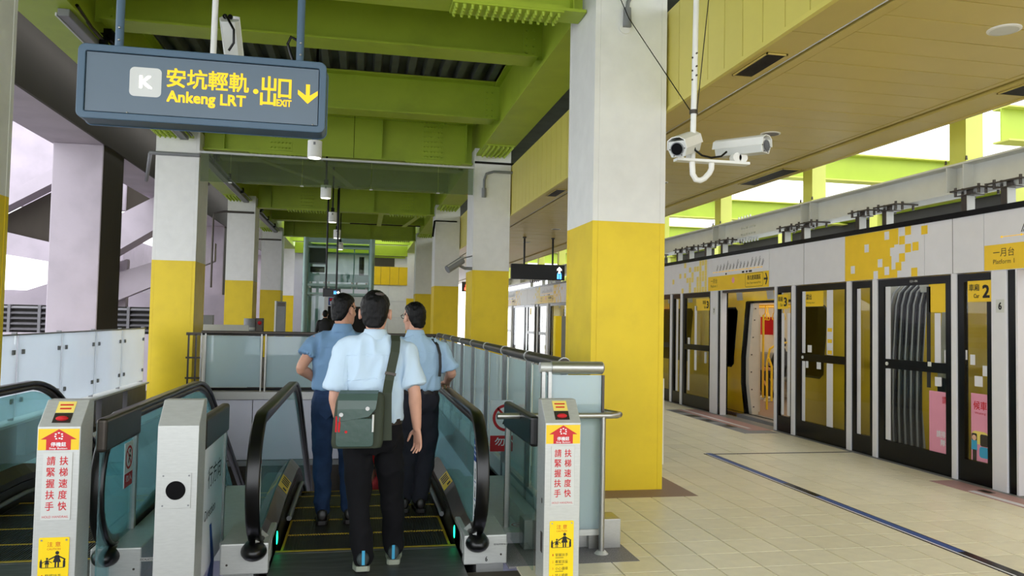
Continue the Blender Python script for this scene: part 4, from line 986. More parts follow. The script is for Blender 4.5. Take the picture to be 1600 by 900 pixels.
def escalator(cx, lab, grp, people_side=True):
    t = thing('escalator', lab, 'escalator', (cx, 6.5, 0))
    hw = 0.60
    # steps
    ycomb = 5.37; treads = []
    y = ycomb; z = 0.0; drops = [0, 0, 0, 0, 0.05, 0.14, 0.2]
    i = 0
    while y < 14.2:
        z -= drops[i] if i < len(drops) else 0.23
        treads.append((y, z)); y += 0.405; i += 1
    for k, (y, z) in enumerate(treads):
        s = obj('step', MB().box(cx-hw+0.03, cx+hw-0.03, y+0.003, y+0.402, z-0.30, z-0.006), m_step, t)
        if k < 9:
            g = MB()
            nn = 60
            for q in range(nn):
                xx = cx-hw+0.05+q*(2*hw-0.1)/nn; g.box(xx, xx+0.009, y+0.02, y+0.385, z-0.008, z)
            obj('tread_ribs', g, m_step, s, kind='stuff')
            mb = MB(); mb.box(cx-hw+0.03, cx+hw-0.03, y+0.390, y+0.402, z-0.02, z+0.0015)
            if k < 2: mb.box(cx-hw+0.03, cx-hw+0.046, y+0.01, y+0.39, z-0.02, z+0.001); mb.box(cx+hw-0.046, cx+hw-0.03, y+0.01, y+0.39 if k < 2 else y+0.011, z-0.02, z+0.001)
            obj('yellow_edge', mb, m_stepyellow, s)
    # landing plate, comb
    fp = obj('floor_plate', MB().box(cx-hw, cx+hw, 3.9, ycomb-0.05, -0.03, 0.0), m_plate, t, label='scuffed metal landing plate')
    obj('comb', MB().box(cx-hw, cx+hw, ycomb-0.05, ycomb-0.018, -0.03, 0.003), m_plate, t)
    obj('comb_line', MB().box(cx-hw, cx+hw, ycomb-0.018, ycomb+0.008, -0.03, 0.005), m_stepyellow, t, label='yellow comb line')
    for sx in (-1, 1):
        def X(d): return cx+sx*d
        # skirt
        lo = [(y, slope_z(y, -0.12)-0.25) for y in YS]; hi = [(y, slope_z(y, 0.14)) for y in YS]
        poly = hi+lo[::-1]
        obj('skirt', MB().prism(poly, 'x', X(hw), X(hw+0.012)), m_darksteel, t)
        # inner deck: slanting from skirt top to glass
        a = [(y, slope_z(y, 0.15 if y < 5.6 else 0.2)) for y in YS]; b = [(y, slope_z(y, 0.22 if y < 5.6 else 0.28)) for y in YS]
        mb = MB(); n = len(YS)
        vs = [(X(hw), p[0], p[1]) for p in a]+[(X(hw+0.07), p[0], p[1]) for p in b]+[(X(hw), p[0], p[1]-0.05) for p in a]+[(X(hw+0.07), p[0], p[1]-0.2) for p in b]
        fs = []
        for i in range(n-1): fs += [(i, i+1, n+i+1, n+i), (2*n+i, 3*n+i, 3*n+i+1, 2*n+i+1), (i, 2*n+i, 2*n+i+1, i+1), (n+i, n+i+1, 3*n+i+1, 3*n+i)]
        fs += [(0, n, 3*n, 2*n), (n-1, 3*n-1, 4*n-1, 2*n-1)]
        dk = obj('inner_deck', mb.add(vs, fs), m_darksteel, t, label='dark polished inner deck')
        # brush guard along the skirt
        gp = [(y, slope_z(y, 0.06)) for y in YS if y > 5.6]
        obj('skirt_brush', MB().tube([(X(hw-0.03), p[0], p[1]) for p in gp], 0.02, 6), m_grey, t, label='grey brush strip along the skirt')
        # outer deck
        p1 = [(y, slope_z(y, 0.16)) for y in YS]; p2 = [(y, slope_z(y, -0.5)) for y in YS]
        obj('outer_deck', MB().prism(p1+p2[::-1], 'x', X(hw+0.092), X(hw+0.27)), m_steel2, t)
        # silver end box where the handrail dives in
        eb = obj('end_box', MB().box(min(X(hw+0.0), X(hw+0.28)), max(X(hw+0.0), X(hw+0.28)), 4.93, 5.42, 0.0, 0.185), m_steel2, t, bev=0.008, label='silver end box')
        obj('deck_cap', MB().add([(X(hw-0.004), 4.98, 0.13), (X(hw+0.075), 4.90, 0.22), (X(hw+0.075), 5.1, 0.235), (X(hw-0.004), 5.1, 0.165), (X(hw-0.004), 4.98, 0.06), (X(hw+0.075), 4.90, 0.12), (X(hw+0.075), 5.1, 0.12), (X(hw-0.004), 5.1, 0.06)], [(0,1,2,3),(7,6,5,4),(0,4,5,1),(1,5,6,2),(2,6,7,3),(3,7,4,0)]), m_steel2, eb)
        obj('inlet_boot', MB().sphere((X(hw+0.085), 4.95, 0.14), (0.08, 0.12, 0.062), 16, 10), m_rubber, eb, label='black handrail inlet')
        obj('screw', MB().disc((X(hw+0.24), 4.93, 0.06), 0.007, (0, -1, 0), 8), m_darksteel, eb)
        # glass balustrade
        ins = offset(HP, -0.075); 
        i0 = 3
        top = [p for p in ins[i0:]]; top = [p for p in top if p[0] < 14.3]
        bot = [(y, slope_z(y, 0.2)) for y in YS if y >= 5.0]
        sel = [p for p in top if p[1] > 0.2 or p[0] > 6]
        obj('glass_balustrade', MB().prism(sel+[(14.3, slope_z(14.3, 0.2))]+[p for p in bot[::-1] if p[0] < 14.2], 'x', X(hw+0.076), X(hw+0.086)), g_teal, t, label='teal glass balustrade')
        # handrail and its guide
        o1 = offset(HP, 0.018); o2 = offset(HP, -0.016)
        hr = obj('handrail', MB().strip(o1, o2, 'x', min(X(hw+0.04), X(hw+0.122)), max(X(hw+0.04), X(hw+0.122))), m_rubber, t, bev=0.012, label='black rubber handrail')
        g1 = offset(HP[2:], -0.016); g2 = offset(HP[2:], -0.06)
        obj('handrail_guide', MB().strip(g1, g2, 'x', min(X(hw+0.06), X(hw+0.102)), max(X(hw+0.06), X(hw+0.102))), m_darksteel, hr)
        # green running lamp
        obj('running_lamp', MB().sphere((X(hw-0.002), 5.42, 0.08), (0.006, 0.022, 0.045), 10, 8), m_greenlamp, t, label='green running lamp')
        # yellow warning sticker on the inner deck
        yy = 6.35; z1, z2 = slope_z(yy, 0.2), slope_z(yy, 0.28)
        c = Vector((X(hw+0.035), yy, (z1+z2)/2+0.003)); ac = Vector((sx*0.07, 0, z2-z1)).normalized()
        mb = MB(); flat(mb, rect(0.10, 0.42), c, ac*sx, (0, 1, 0)); st = obj('deck_sticker', mb, m_plateyellow, dk, label='yellow warning sticker')
        mb = MB()
        nrm = (ac*sx).cross(Vector((0, 1, 0)))
        for q in range(4): flat(mb, rect(0.07, 0.035), c+nrm*0.001+Vector((0, 0.15-0.06*q, 0)), ac*sx, (0, 1, 0))
        flat(mb, rect(0.035, 0.05), c+nrm*0.001+Vector((0, -0.15, 0))+ac*sx*0.015, ac*sx, (0, 1, 0))
        obj('print', mb, m_ink, st)
    obj('truss_box', MB().prism([(y, slope_z(y, -0.35)-0.1) for y in YS]+[(y, slope_z(y, -0.35)-0.75) for y in YS[::-1]], 'x', cx-hw-0.3, cx+hw+0.3), m_wallpanel, t)
    return t
esc = escalator(0.10, 'middle escalator going down, carrying the three men', None)
esc2 = escalator(-2.10, 'left escalator, empty, cut by the left picture edge', None)
# numbers, labels and notices on the middle escalator
def note(parent, name, lab, c, w, h, mat, right, up=(0, 0, 1)): return obj(name, flat(MB(), rect(w, h), c, right, up), mat, parent, label=lab)
num = note(esc, 'number_label', 'small label reading 6', (0.845, 4.9285, 0.03), 0.035, 0.05, m_steel2, (1, 0, 0))
obj('lettering', put_text(MB(), '6', (0.845, 4.927, 0.035), 0.016, 0.032, bold=0.02), m_ink, num)
lab = note(esc, 'escalator_label', 'label reading ESCALATOR No. 6', (0.935, 4.9285, 0.125), 0.09, 0.018, m_steel2, (1, 0, 0))
obj('lettering', put_text(MB(), 'ESCALATOR No.6', (0.935, 4.927, 0.125), 0.085, 0.011, bold=0.01), m_ink, lab)
lab = note(esc2, 'escalator_label', 'label reading ESCALATOR No. 5', (-1.17, 4.9285, 0.115), 0.12, 0.022, m_steel2, (1, 0, 0))
obj('lettering', put_text(MB(), 'ESCALATOR No.5', (-1.17, 4.927, 0.115), 0.11, 0.013, bold=0.01), m_ink, lab)
# notices on the balustrade glass beside the newels
def newel_notice(par, x, sx, head, lab):
    # on the inner face of the glass, slim curved panel following the newel
    x2 = x
    poly = [(4.86, 0.30), (4.83, 0.45), (4.85, 0.62), (4.92, 0.76), (5.08, 0.78), (5.08, 0.24), (4.93, 0.24)]
    mb = MB().add([(x2, a, b) for a, b in poly], [tuple(range(len(poly)))])
    p = obj('notice', mb, m_signwhite, par, label=lab)
    e = -sx*0.0012
    hd = [(4.885, 0.68), (4.92, 0.76), (5.08, 0.78), (5.08, 0.64), (4.857, 0.64)]
    obj('print', MB().add([(x2+e, a, b) for a, b in hd], [tuple(range(len(hd)))]), head, p)
    mb = MB()
    for q in range(3): mb.add([(x2+2*e, 4.93, 0.735-0.03*q), (x2+2*e, 5.06, 0.748-0.03*q), (x2+2*e, 5.06, 0.739-0.03*q), (x2+2*e, 4.93, 0.726-0.03*q)], [(0, 1, 2, 3)])
    obj('print', mb, m_signwhite, p)
    mb = MB(); mc = MB()
    for r in range(3):
        for c in range(2):
            yc, zc = 4.91+0.10*c, 0.56-0.115*r
            mb.add([(x2+e, yc-0.012, zc-0.035), (x2+e, yc+0.016, zc-0.035), (x2+e, yc+0.012, zc+0.01), (x2+e, yc-0.004, zc+0.01)], [(0, 1, 2, 3)])
            mb.add([Vector((x2+e, yc+a, zc+0.024+b)) for a, b in circ(0.012, n=10)], [tuple(range(10))])
            mc.add([(x2+e, yc-0.035, zc-0.055), (x2+e, yc+0.035, zc-0.055), (x2+e, yc+0.035, zc-0.048), (x2+e, yc-0.035, zc-0.048)], [(0, 1, 2, 3)])
    obj('print', mb, head if head is m_red else m_ink, p); obj('print', mc, m_blueprint if head is not m_red else m_ink, p)
newel_notice(esc, 0.10+0.675, 1, m_blueprint, 'white notice with blue head and small figures on the right newel')
newel_notice(esc, 0.10-0.675, -1, m_red, 'white notice with red print on the left newel')
# strips of floor either side of the escalators
tag(obj('cover_strip', MB().box(1.0, 1.42, 5.42, 7.4, -0.06, 0.06), m_steel2, bev=0.004), 'steel cover strip between the middle escalator and the right fence', 'cover strip')
tag(obj('cover_strip', MB().box(-1.10, -0.82, 5.42, 7.2, -0.06, 0.06), m_steel2, bev=0.004), 'steel cover strip between the two escalators', 'cover strip')

# no-entry notices
def prohibit(loc, right, w, lab, back):
    c = Vector(loc); R = Vector(right); nrm = R.cross(Vector((0, 0, 1)))
    t = thing('prohibition_notice', lab, 'notice', loc)
    obj('board', MB().obox(c-nrm*0.004, (w, 0.006, w*1.62), (R, nrm, (0, 0, 1))), m_signwhite, t)
    mb = MB(); ring2(mb, w*0.34, w*0.43, c+nrm*0.0005+Vector((0, 0, w*0.25)), R); flat(mb, [(-0.3*w, 0.28*w), (-0.25*w, 0.33*w), (0.3*w, -0.25*w), (0.25*w, -0.3*w)], c+nrm*0.0005+Vector((0, 0, w*0.25)), R)
    flat(mb, rect(w, w*0.5), c+nrm*0.0005+Vector((0, 0, -w*0.56)), R); obj('print', mb, m_red, t)
    mb = MB(); flat(mb, [(-0.12*w, -0.2*w), (-0.02*w, -0.2*w), (0.06*w, 0.02*w), (0.2*w, -0.05*w), (0.22*w, 0.02*w), (0.02*w, 0.14*w)], c+nrm*0.001+Vector((0, 0, w*0.25)), R); flat(mb, circ(0.07*w, 0.1*w, 0.22*w, 12), c+nrm*0.001+Vector((0, 0, w*0.25)), R); obj('print', mb, m_ink, t)
    mb = MB(); put_text(mb, '勿入', c+nrm*0.001+Vector((0, 0, -w*0.5)), w*0.7, w*0.26, R, (0, 0, 1), 0.01); obj('lettering', mb, m_signwhite, t)
prohibit((1.405, 7.25, 0.56), (1, 0, 0), 0.30, 'red and white prohibition notice behind the right newel', None)
t = thing('notice_plate', 'small red ringed notice low on the steel strip right of the middle escalator', 'notice', (1.22, 5.8, 0.062))
mb = MB(); flat(mb, circ(0.07), (1.2, 5.6, 0.0625), (1, 0, 0), (0, 1, 0)); obj('plate', mb, m_signwhite, t); obj('print', ring2(MB(), 0.045, 0.06, (1.2, 5.6, 0.0635), (1, 0, 0), (0, 1, 0)), m_red, t); obj('print', flat(MB(), rect(0.05, 0.02), (1.2, 5.6, 0.0635), (1, 0, 0), (0, 1, 0)), m_red, t)

# ================================================================== GUARD POSTS IN FRONT OF THE ESCALATORS
def guard(x0, x1, panel_x, y_end, lab, kind, rail=True):
    F, D = 4.5, 0.2; zt, zb = 0.955, 1.085
    t = thing('guard_post', lab, 'guard post', ((x0+x1)/2, F+0.1, 0))
    poly = [(F, 0), (F+D, 0), (F+D, zb), (F+D-0.09, zb), (F, zt)]
    poly = [(F, 0), (F+D, 0), (F+D, zb), (F+0.125, zb), (F, zt)]
    obj('post_case', MB().prism(poly, 'x', x0, x1), m_steel2, t, bev=0.003)
    w = x1-x0; cx = (x0+x1)/2; y = F-0.0012
    sl = Vector((0, 0.125, zb-zt)).normalized(); sn = Vector((1, 0, 0)).cross(sl)
    def on_slope(u, v, e=0.0015): return Vector((cx+u, F, zt))+sl*v+sn*e
    if kind == 'stop':
        L = math.hypot(0.125, zb-zt)
        w1 = obj('window_plate', flat(MB(), rect(0.09, L*0.42), on_slope(0, L*0.72), (1, 0, 0), sl), m_psdyellow2, t, label='small cream plate with red print')
        mb = MB()
        for q in range(2): flat(mb, rect(0.066-0.01*q, L*0.055), on_slope(0, L*(0.80-0.14*q), 0.0025), (1, 0, 0), sl)
        obj('print', mb, m_red, w1)
        w2 = obj('button_cover', flat(MB(), rect(0.09, L*0.36), on_slope(0, L*0.32), (1, 0, 0), sl), m_darksteel, t, label='clear cover over the red stop button')
        obj('stop_button', MB().sphere(on_slope(0, L*0.29, 0.004), (0.032, 0.022, 0.014), 14, 8), m_redcloth, w2)
        st = obj('stop_sticker', flat(MB(), rect(w-0.01, 0.112), (cx, y, zt-0.066)), m_psdyellow, t, label='yellow sticker with a red arrow reading Stop Button')
        mb = MB(); flat(mb, [(-0.06, -0.056), (0.06, -0.056), (0.06, 0.0), (0.088, 0.0), (0, 0.054), (-0.088, 0.0), (-0.06, 0.0)], (cx, y-0.0008, zt-0.066)); ar = obj('print', mb, m_red, st)
        mb = MB(); put_text(mb, '停機鈕', (cx, y-0.0016, zt-0.092), 0.075, 0.024, bold=0.02); put_text(mb, 'Stop Button', (cx, y-0.0016, zt-0.114), 0.088, 0.013, bold=0.015)
        for a, b in ((-0.015, 0.012), (0.0, 0.018), (0.015, 0.012), (-0.017, 0.0), (0.017, 0.0), (-0.012, -0.012), (0.004, -0.01), (0.015, -0.013)): flat(mb, rect(0.009, 0.007, a, b), (cx, y-0.0016, zt-0.05))
        obj('lettering', mb, m_signwhite, st)
        tp = obj('text_plate', MB().box(cx-0.072, cx+0.072, y-0.003, y+0.001, zt-0.49, zt-0.135), m_lightgrey, t, bev=0.001, label='grey plate with red Chinese writing')
        mb = MB(); yy = y-0.0036
        for q, (a, b) in enumerate(zip('請緊握扶手', '扶梯速度快')):
            z = zt-0.178-0.0595*q; put_text(mb, a, (cx-0.031, yy, z), 0.042, 0.047, bold=0.014); put_text(mb, b, (cx+0.031, yy, z), 0.042, 0.047, bold=0.014)
        put_text(mb, 'HOLD HANDRAIL', (cx, yy, zt-0.472), 0.128, 0.012, bold=0.004); obj('lettering', mb, m_red, tp)
        cz = zt-0.58
        cp = obj('caution_plate', MB().prism([(cx+a, cz-0.17+b) for a, b in rrect(0.148, 0.34, 0.008)], 'y', y-0.003, y+0.001), m_plateyellow, t, label='yellow caution plate with two figures')
        mb = MB(); put_text(mb, '注 意', (cx, yy, cz-0.035), 0.065, 0.026, bold=0.004); put_text(mb, 'CAUTION', (cx, yy, cz-0.06), 0.065, 0.010, bold=0.004)
        for q in range(4): put_text(mb, str(q+1), (cx-0.052, yy, cz-0.2-0.04*q), 0.006, 0.013, bold=0.0)
        obj('lettering', mb, m_redcloth, cp)
        mb = MB(); bz = cz-0.155
        for px, s in ((0.018, 1.0), (-0.03, 0.6)):
            flat(mb, circ(0.0095*s, px, 0.075*s, 12), (cx, yy, bz)); flat(mb, [(px-0.02*s, 0.026*s), (px+0.02*s, 0.026*s), (px+0.008*s, 0.064*s), (px-0.008*s, 0.064*s)], (cx, yy, bz))
            for q in (-1, 1): flat(mb, [(px+q*0.007*s-0.004*s, 0), (px+q*0.007*s+0.004*s, 0), (px+q*0.007*s+0.004*s, 0.028*s), (px+q*0.007*s-0.004*s, 0.028*s)], (cx, yy, bz)); flat(mb, [(px+q*0.006*s, 0.062*s), (px+q*0.006*s, 0.054*s), (px+q*0.04*s, 0.036*s), (px+q*0.042*s, 0.042*s)], (cx, yy, bz))
        flat(mb, rect(0.115, 0.003, -0.003, -0.002), (cx, yy, bz))
        for q in (-1, 1): flat(mb, [(q*0.062, 0), (q*0.05, 0), (q*0.05, 0.03), (q*0.056, 0.045), (q*0.062, 0.03)], (cx-0.003, yy, bz))
        for q, s in enumerate(('緊握扶手', '牽緊孩童', '小心邊緣', '禁止嬉戲')): put_text(mb, s, (cx+0.002, yy, cz-0.2-0.04*q), 0.078, 0.019, bold=0.004); flat(mb, rect(0.05, 0.003), (cx-0.012, yy, cz-0.217-0.04*q))
        obj('print', mb, m_ink, cp)
        mb = MB()
        for q in (-1, 1): mb.disc((cx+q*0.06, y-0.003, cz-0.014), 0.005, (0, -1, 0), 10, t=0.002)
        obj('plate_screw', mb, m_steel, cp)
        mb = MB(); mb.box(x0-0.002, x0+0.001, F+0.05, F+0.065, 0.47, 0.5); mb.box(x0-0.002, x0+0.001, F+0.03, F+0.075, 0.18, 0.3)
        if x0 > 0: obj('side_lock', mb, m_darksteel, t)
    else:
        pl = obj('sensor_plate', MB().box(cx-0.08, cx+0.075, y-0.003, y+0.001, 0.51, 0.70), m_steel2, t, bev=0.001, label='square plate with a round black sensor')
        obj('sensor', MB().disc((cx-0.003, y-0.003, 0.607), 0.051, (0, -1, 0), 28), m_black, pl)
        mb = MB()
        for a in (-0.068, 0.064):
            for b in (0.525, 0.686): mb.disc((cx+a, y-0.003, b), 0.005, (0, -1, 0), 8)
        obj('plate_screw', mb, m_grey, pl)
    # glass wing behind the post
    y0, y1 = F+D, y_end
    obj('wing_rail', MB().box(panel_x-0.03, panel_x+0.03, y0, y1, 0.78, 0.97), m_rubber if kind == 'stop' and x0 > 0 else m_darksteel, t, bev=0.02, seg=3, label='dark padded top rail of the glass wing')
    obj('wing_glass', MB().box(panel_x-0.005, panel_x+0.005, y0+0.01, y1-0.05, 0.02, 0.83), g_clear if x0 > 0 else g_teal, t)
    obj('wing_post', MB().box(panel_x-0.02, panel_x+0.02, y1-0.06, y1-0.02, 0, 0.83), m_steel, t)
    return t
g1 = guard(-1.65, -1.44, -1.40, 5.42, 'left steel guard post with stop button and caution plate by the left escalator', 'stop')
g2 = guard(-1.055, -0.843, -0.87, 5.52, 'middle steel guard post with a round black sensor', 'sensor')
g3 = guard(1.115, 1.335, 1.10, 5.62, 'right steel guard post with stop button and caution plate by the fence end', 'stop')
# direction poster on the middle wing
xp = -0.862
pp = obj('direction_poster', MB().box(xp-0.003, xp, 4.72, 5.44, 0.02, 0.79), m_signwhite, g2, label='white poster with black writing and a blue arrow')
mb = MB(); rr = (0, 1, 0)
put_text(mb, '行方向', (xp+0.0015, 5.14, 0.58), 0.44, 0.13, rr, (0, 0, 1), 0.0); put_text(mb, 'Direction', (xp+0.0015, 5.02, 0.37), 0.34, 0.06, rr, (0, 0, 1), 0.0); obj('lettering', mb, m_ink, pp)
mb = MB(); flat(mb, [(-0.10, -0.27), (-0.02, -0.27), (0.03, -0.1), (0.10, -0.27), (0.17, -0.27), (0.21, 0.0), (0.08, 0.26), (0.02, 0.26), (0.10, 0.02), (-0.10, -0.1)], (xp+0.0015, 5.0, 0.02), rr, (0, 0, 1)); obj('print', mb, m_blueprint, pp, label='dark blue arrow')
prohibit((-1.391, 5.24, 0.62), (0, 1, 0), 0.17, 'red and white prohibition notice on the glass wing of the left post', None)
# ================================================================== SIGNS
t = thing('hanging_sign', 'big blue grey hanging sign with yellow writing, Ankeng LRT and EXIT', 'sign', (-1.015, 5.3, 2.78))
cx, cz, w, h = -1.015, 3.022, 1.52, 0.475
mb = MB(); o = rrect(w, h, 0.045, 6); i_ = rrect(w-0.09, h-0.09, 0.012, 6); n = len(o)
vs = [(cx+a, 5.2, cz+b) for a, b in o]+[(cx+a, 5.2, cz+b) for a, b in i_]+[(cx+a, 5.225, cz+b) for a, b in i_]+[(cx+a, 5.38, cz+b) for a, b in o]
fs = []
for i in range(n):
    j = (i+1) % n; fs += [(i, j, n+j, n+i), (n+i, n+j, 2*n+j, 2*n+i), (i, 3*n+i, 3*n+j, j)]
fs.append(tuple(range(3*n, 4*n)))
obj('sign_case', mb.add(vs, fs), m_bluegrey, t, bev=0.006)
fc = obj('sign_face', MB().box(cx-w/2+0.05, cx+w/2-0.05, 5.212, 5.22, cz-h/2+0.05, cz+h/2-0.05), m_signface, t, label='smooth blue grey face')
yf = 5.2105
bd = obj('letter_badge', flat(MB(), rrect(0.19, 0.187, 0.03, 6), (-1.375, yf, 3.04)), m_lightgrey, fc, label='pale rounded square with the letter K')
obj('lettering', put_text(MB(), 'K', (-1.373, yf-0.0008, 3.04), 0.077, 0.08, bold=0.02), m_whitelamp, bd)
mb = MB()
put_text(mb, '安坑輕軌', (-0.998, yf, 3.082), 0.505, 0.128, bold=0.02)
put_text(mb, 'Ankeng LRT', (-1.004, yf, 2.950), 0.485, 0.097, bold=0.03)
flat(mb, circ(0.017, n=16), (-0.702, yf, 3.032))
# 出口 drawn as heavy strokes
stn = [0]
def st(x0, x1, z0, z1): stn[0] += 1; flat(mb, [(x0, z0), (x1, z0), (x1, z1), (x0, z1)], (0, yf-0.00015*stn[0], 0))
X0 = -0.668; B = 0.017
st(X0+0.040, X0+0.040+B, 2.952, 3.140)
st(X0+0.002, X0+0.002+B, 3.062, 3.128); st(X0+0.078, X0+0.078+B, 3.062, 3.128); st(X0+0.002, X0+0.095, 3.045, 3.062)
st(X0-0.006, X0-0.006+B, 2.945, 3.028); st(X0+0.078, X0+0.078+B, 2.945, 3.028); st(X0-0.006, X0+0.095, 2.952, 2.969)
X1 = -0.562
st(X1, X1+B, 3.000, 3.128); st(X1+0.085-B, X1+0.085, 3.000, 3.128); st(X1, X1+0.085, 3.111, 3.128); st(X1, X1+0.085, 3.008, 3.025)
put_text(mb, 'EXIT', (X1+0.04, yf, 2.968), 0.096, 0.046, bold=0.03)
flat(mb, [(-0.013, 0.075), (0.013, 0.075), (0.013, 0.0), (0.064, 0.036), (0.064, 0.005), (0, -0.056), (-0.064, 0.005), (-0.064, 0.036), (-0.013, 0.0)], (-0.372, yf, 3.03))
obj('lettering', mb, m_signyellow, fc)
for x in (-1.565, -0.437):
    p = obj('hanging_pole', MB().cyl((x, 5.3, 3.25), (x, 5.3, 5.6), 0.026, n=14), m_bluegrey, t)
    mb = MB()
    for z in (3.32, 3.40): mb.sphere((x+0.005, 5.272, z), 0.008, 8, 6)
    obj('rivet', mb, m_steel, p)
    obj('pole_flange', MB().cyl((x, 5.3, 3.258), (x, 5.3, 3.275), 0.045, n=14), m_white, p)
obj('cable', MB().tube([(-0.47, 5.31, 3.26), (-0.50, 5.31, 3.34), (-0.52, 5.31, 3.40), (-0.50, 5.31, 3.45), (-0.46, 5.31, 3.43)], 0.010, 8), m_black, t)
mb = MB()
for x in (cx-w/2+0.3, cx+w/2-0.08): mb.sphere((x, 5.199, cz-h/2+0.05), 0.006, 8, 6)
obj('case_screw', mb, m_steel, t)

def black_sign(x0, x1, y, z0, z1, rods, ztop, lab, arrow_x, picto_x, pz):
    t = thing('hanging_sign', lab, 'sign', ((x0+x1)/2, y, z0))
    obj('sign_case', MB().box(x0, x1, y, y+0.12, z0, z1), m_black, t, bev=0.008)
    for x in rods: obj('hanging_rod', MB().cyl((x, y+0.06, z1), (x, y+0.06, ztop), 0.024, n=10), m_black, t); obj('rod_flange', MB().cyl((x, y+0.06, ztop-0.03), (x, y+0.06, ztop), 0.045, n=12), m_darksteel, t)
    hh = z1-z0; s = hh*0.42
    c = (arrow_x, y-0.0015, z0+hh*pz[0]); mb = MB()
    flat(mb, [(-0.12*s, -0.5*s), (0.12*s, -0.5*s), (0.12*s, 0.1*s), (0.38*s, -0.12*s), (0.38*s, 0.12*s), (0, 0.5*s), (-0.38*s, 0.12*s), (-0.38*s, -0.12*s), (-0.12*s, 0.1*s)], c)
    obj('print', mb, m_whitelamp, t, label='white up arrow')
    c = (picto_x, y-0.0015, z0+hh*pz[1]); mb = MB()
    for q in (-1, 1): flat(mb, rect(0.3*s, 0.75*s, q*0.2*s, -0.05*s), c); flat(mb, circ(0.11*s, q*0.2*s, 0.45*s, 10), c)
    obj('print', mb, m_bluelamp, t, label='blue lift pictogram')
black_sign(3.62, 4.97, 18.36, 2.57, 2.95, (3.95, 4.67), 3.62, 'black hanging sign with a white arrow, right of the second column', 4.83, 4.83, (0.66, 0.26))
black_sign(-0.91, -0.47, 20.0, 2.07, 2.275, (-0.84, -0.58), 4.9, 'small black hanging sign with a lit blue pictogram near the lift', -0.53, -0.61, (0.5, 0.5))
# lit departure display far right
t = thing('departure_display', 'small far display with red lit characters between the third and second right columns', 'display', (3.6, 23.5, 2.6))
obj('case', MB().box(3.1, 4.3, 23.5, 23.62, 2.42, 2.72), m_darksteel, t)
mb = MB(); rnd = random.Random(2)
for i in range(40):
    if rnd.random() < 0.6: flat(mb, rect(0.045, 0.08), (3.14+0.028*i, 23.498, 2.5+0.09*(i % 2)))
obj('print', mb, m_redlamp, t)
for x in (3.3, 4.1): obj('hanging_rod', MB().cyl((x, 23.56, 2.72), (x, 23.56, 3.62), 0.02, n=8), m_black, t)
# free standing boards
t = thing('notice_board', 'narrow yellow and grey board standing left of the nearest column', 'board', (2.42, 9.2, 0))
obj('yellow_side', MB().box(2.345, 2.42, 9.05, 9.15, 0.3, 1.63), m_plateyellow, t); obj('grey_side', MB().box(2.42, 2.56, 9.05, 9.15, 0.3, 1.63), m_grey, t); obj('stand', MB().box(2.4, 2.5, 9.0, 9.2, 0, 0.3), m_darksteel, t)
tag(obj('white_box', MB().box(3.30, 3.36, 8.1, 8.2, 0.0, 0.95), m_white), 'narrow white panel standing at the right foot of the nearest column', 'panel')

# ================================================================== CAMERAS
def cam_box(t, name, c, d, L, w, h, up=Vector((0, 0, 1)), hood=True, lens=True):
    """boxy weather housing: body, peaked hood, face with round lens"""
    d = Vector(d).normalized(); r = d.cross(up).normalized(); u = r.cross(d); c = Vector(c)
    def P(a, b, e): return c+r*a+d*b+u*e
    sec = [(-w/2, -h*0.1), (-w*0.36, -h/2), (w*0.36, -h/2), (w/2, -h*0.1), (w*0.42, h*0.28), (-w*0.42, h*0.28)]
    mb = MB(); n = len(sec); vs = [P(a, -L/2, b) for a, b in sec]+[P(a, L/2, b) for a, b in sec]
    mb.add(vs, [(i, (i+1) % n, n+(i+1) % n, n+i) for i in range(n)]+[tuple(range(n-1,-1,-1)), tuple(range(n, 2*n))])
    body = obj(name, mb, m_lightgrey, t, bev=0.004)
    sec2 = [(-w*0.54, -h*0.1), (-w*0.46, h*0.34), (-w*0.2, h*0.5), (w*0.2, h*0.5), (w*0.46, h*0.34), (w*0.54, -h*0.1)]
    sec3 = [(-w*0.51, -h*0.1), (-w*0.43, h*0.31), (-w*0.19, h*0.46), (w*0.19, h*0.46), (w*0.43, h*0.31), (w*0.51, -h*0.1)]
    o = sec2+sec3[::-1]; n = len(o); mb = MB()
    vs = [P(a, -L*0.55, b) for a, b in o]+[P(a*0.98, L*0.525, b) for a, b in o]
    fs = []
    for i in range(5): fs += [(i, i+1, n+i+1, n+i), (11-i, n+11-i, n+10-i, 10-i)]
    for i in range(5): fs += [(i, 11-i, 10-i, i+1), (n+i, n+i+1, n+10-i, n+11-i)]
    fs += [(0, n, n+11, 11), (5, 6, n+6, n+5)]
    obj('hood', mb.add(vs, fs), m_white, t)
    if lens:
        obj('lens_ring', MB().cyl(P(0, L/2, -h*0.1), P(0, L/2+0.006, -h*0.1), h*0.34, n=24, smooth=False), m_grey, body)
        obj('lens', MB().cyl(P(0, L/2+0.005, -h*0.1), P(0, L/2+0.009, -h*0.1), h*0.29, n=24, smooth=False), m_black, body)
        mb = MB()
        for a, b in ((-0.38, -0.1), (0.38, -0.1), (-0.2, -0.42), (0.2, -0.42)): mb.cyl(P(a*w, L/2, b*h), P(a*w, L/2+0.004, b*h), 0.005, n=6)
        obj('face_screw', mb, m_darksteel, body)
    return P
t = thing('camera_pole', 'white hanging pole with hooked lower end carrying two cameras, right of the nearest column', 'pole', (2.47, 5.4, 2.65))
obj('pole', MB().tube([(2.475, 5.4, 6.0), (2.465, 5.4, 4.0), (2.455, 5.4, 3.3), (2.445, 5.4, 2.78), (2.45, 5.4, 2.70), (2.475, 5.4, 2.66), (2.51, 5.4, 2.655), (2.545, 5.4, 2.672), (2.585, 5.4, 2.715), (2.602, 5.4, 2.75), (2.603, 5.4, 2.80)], 0.022, 12), m_white, t)
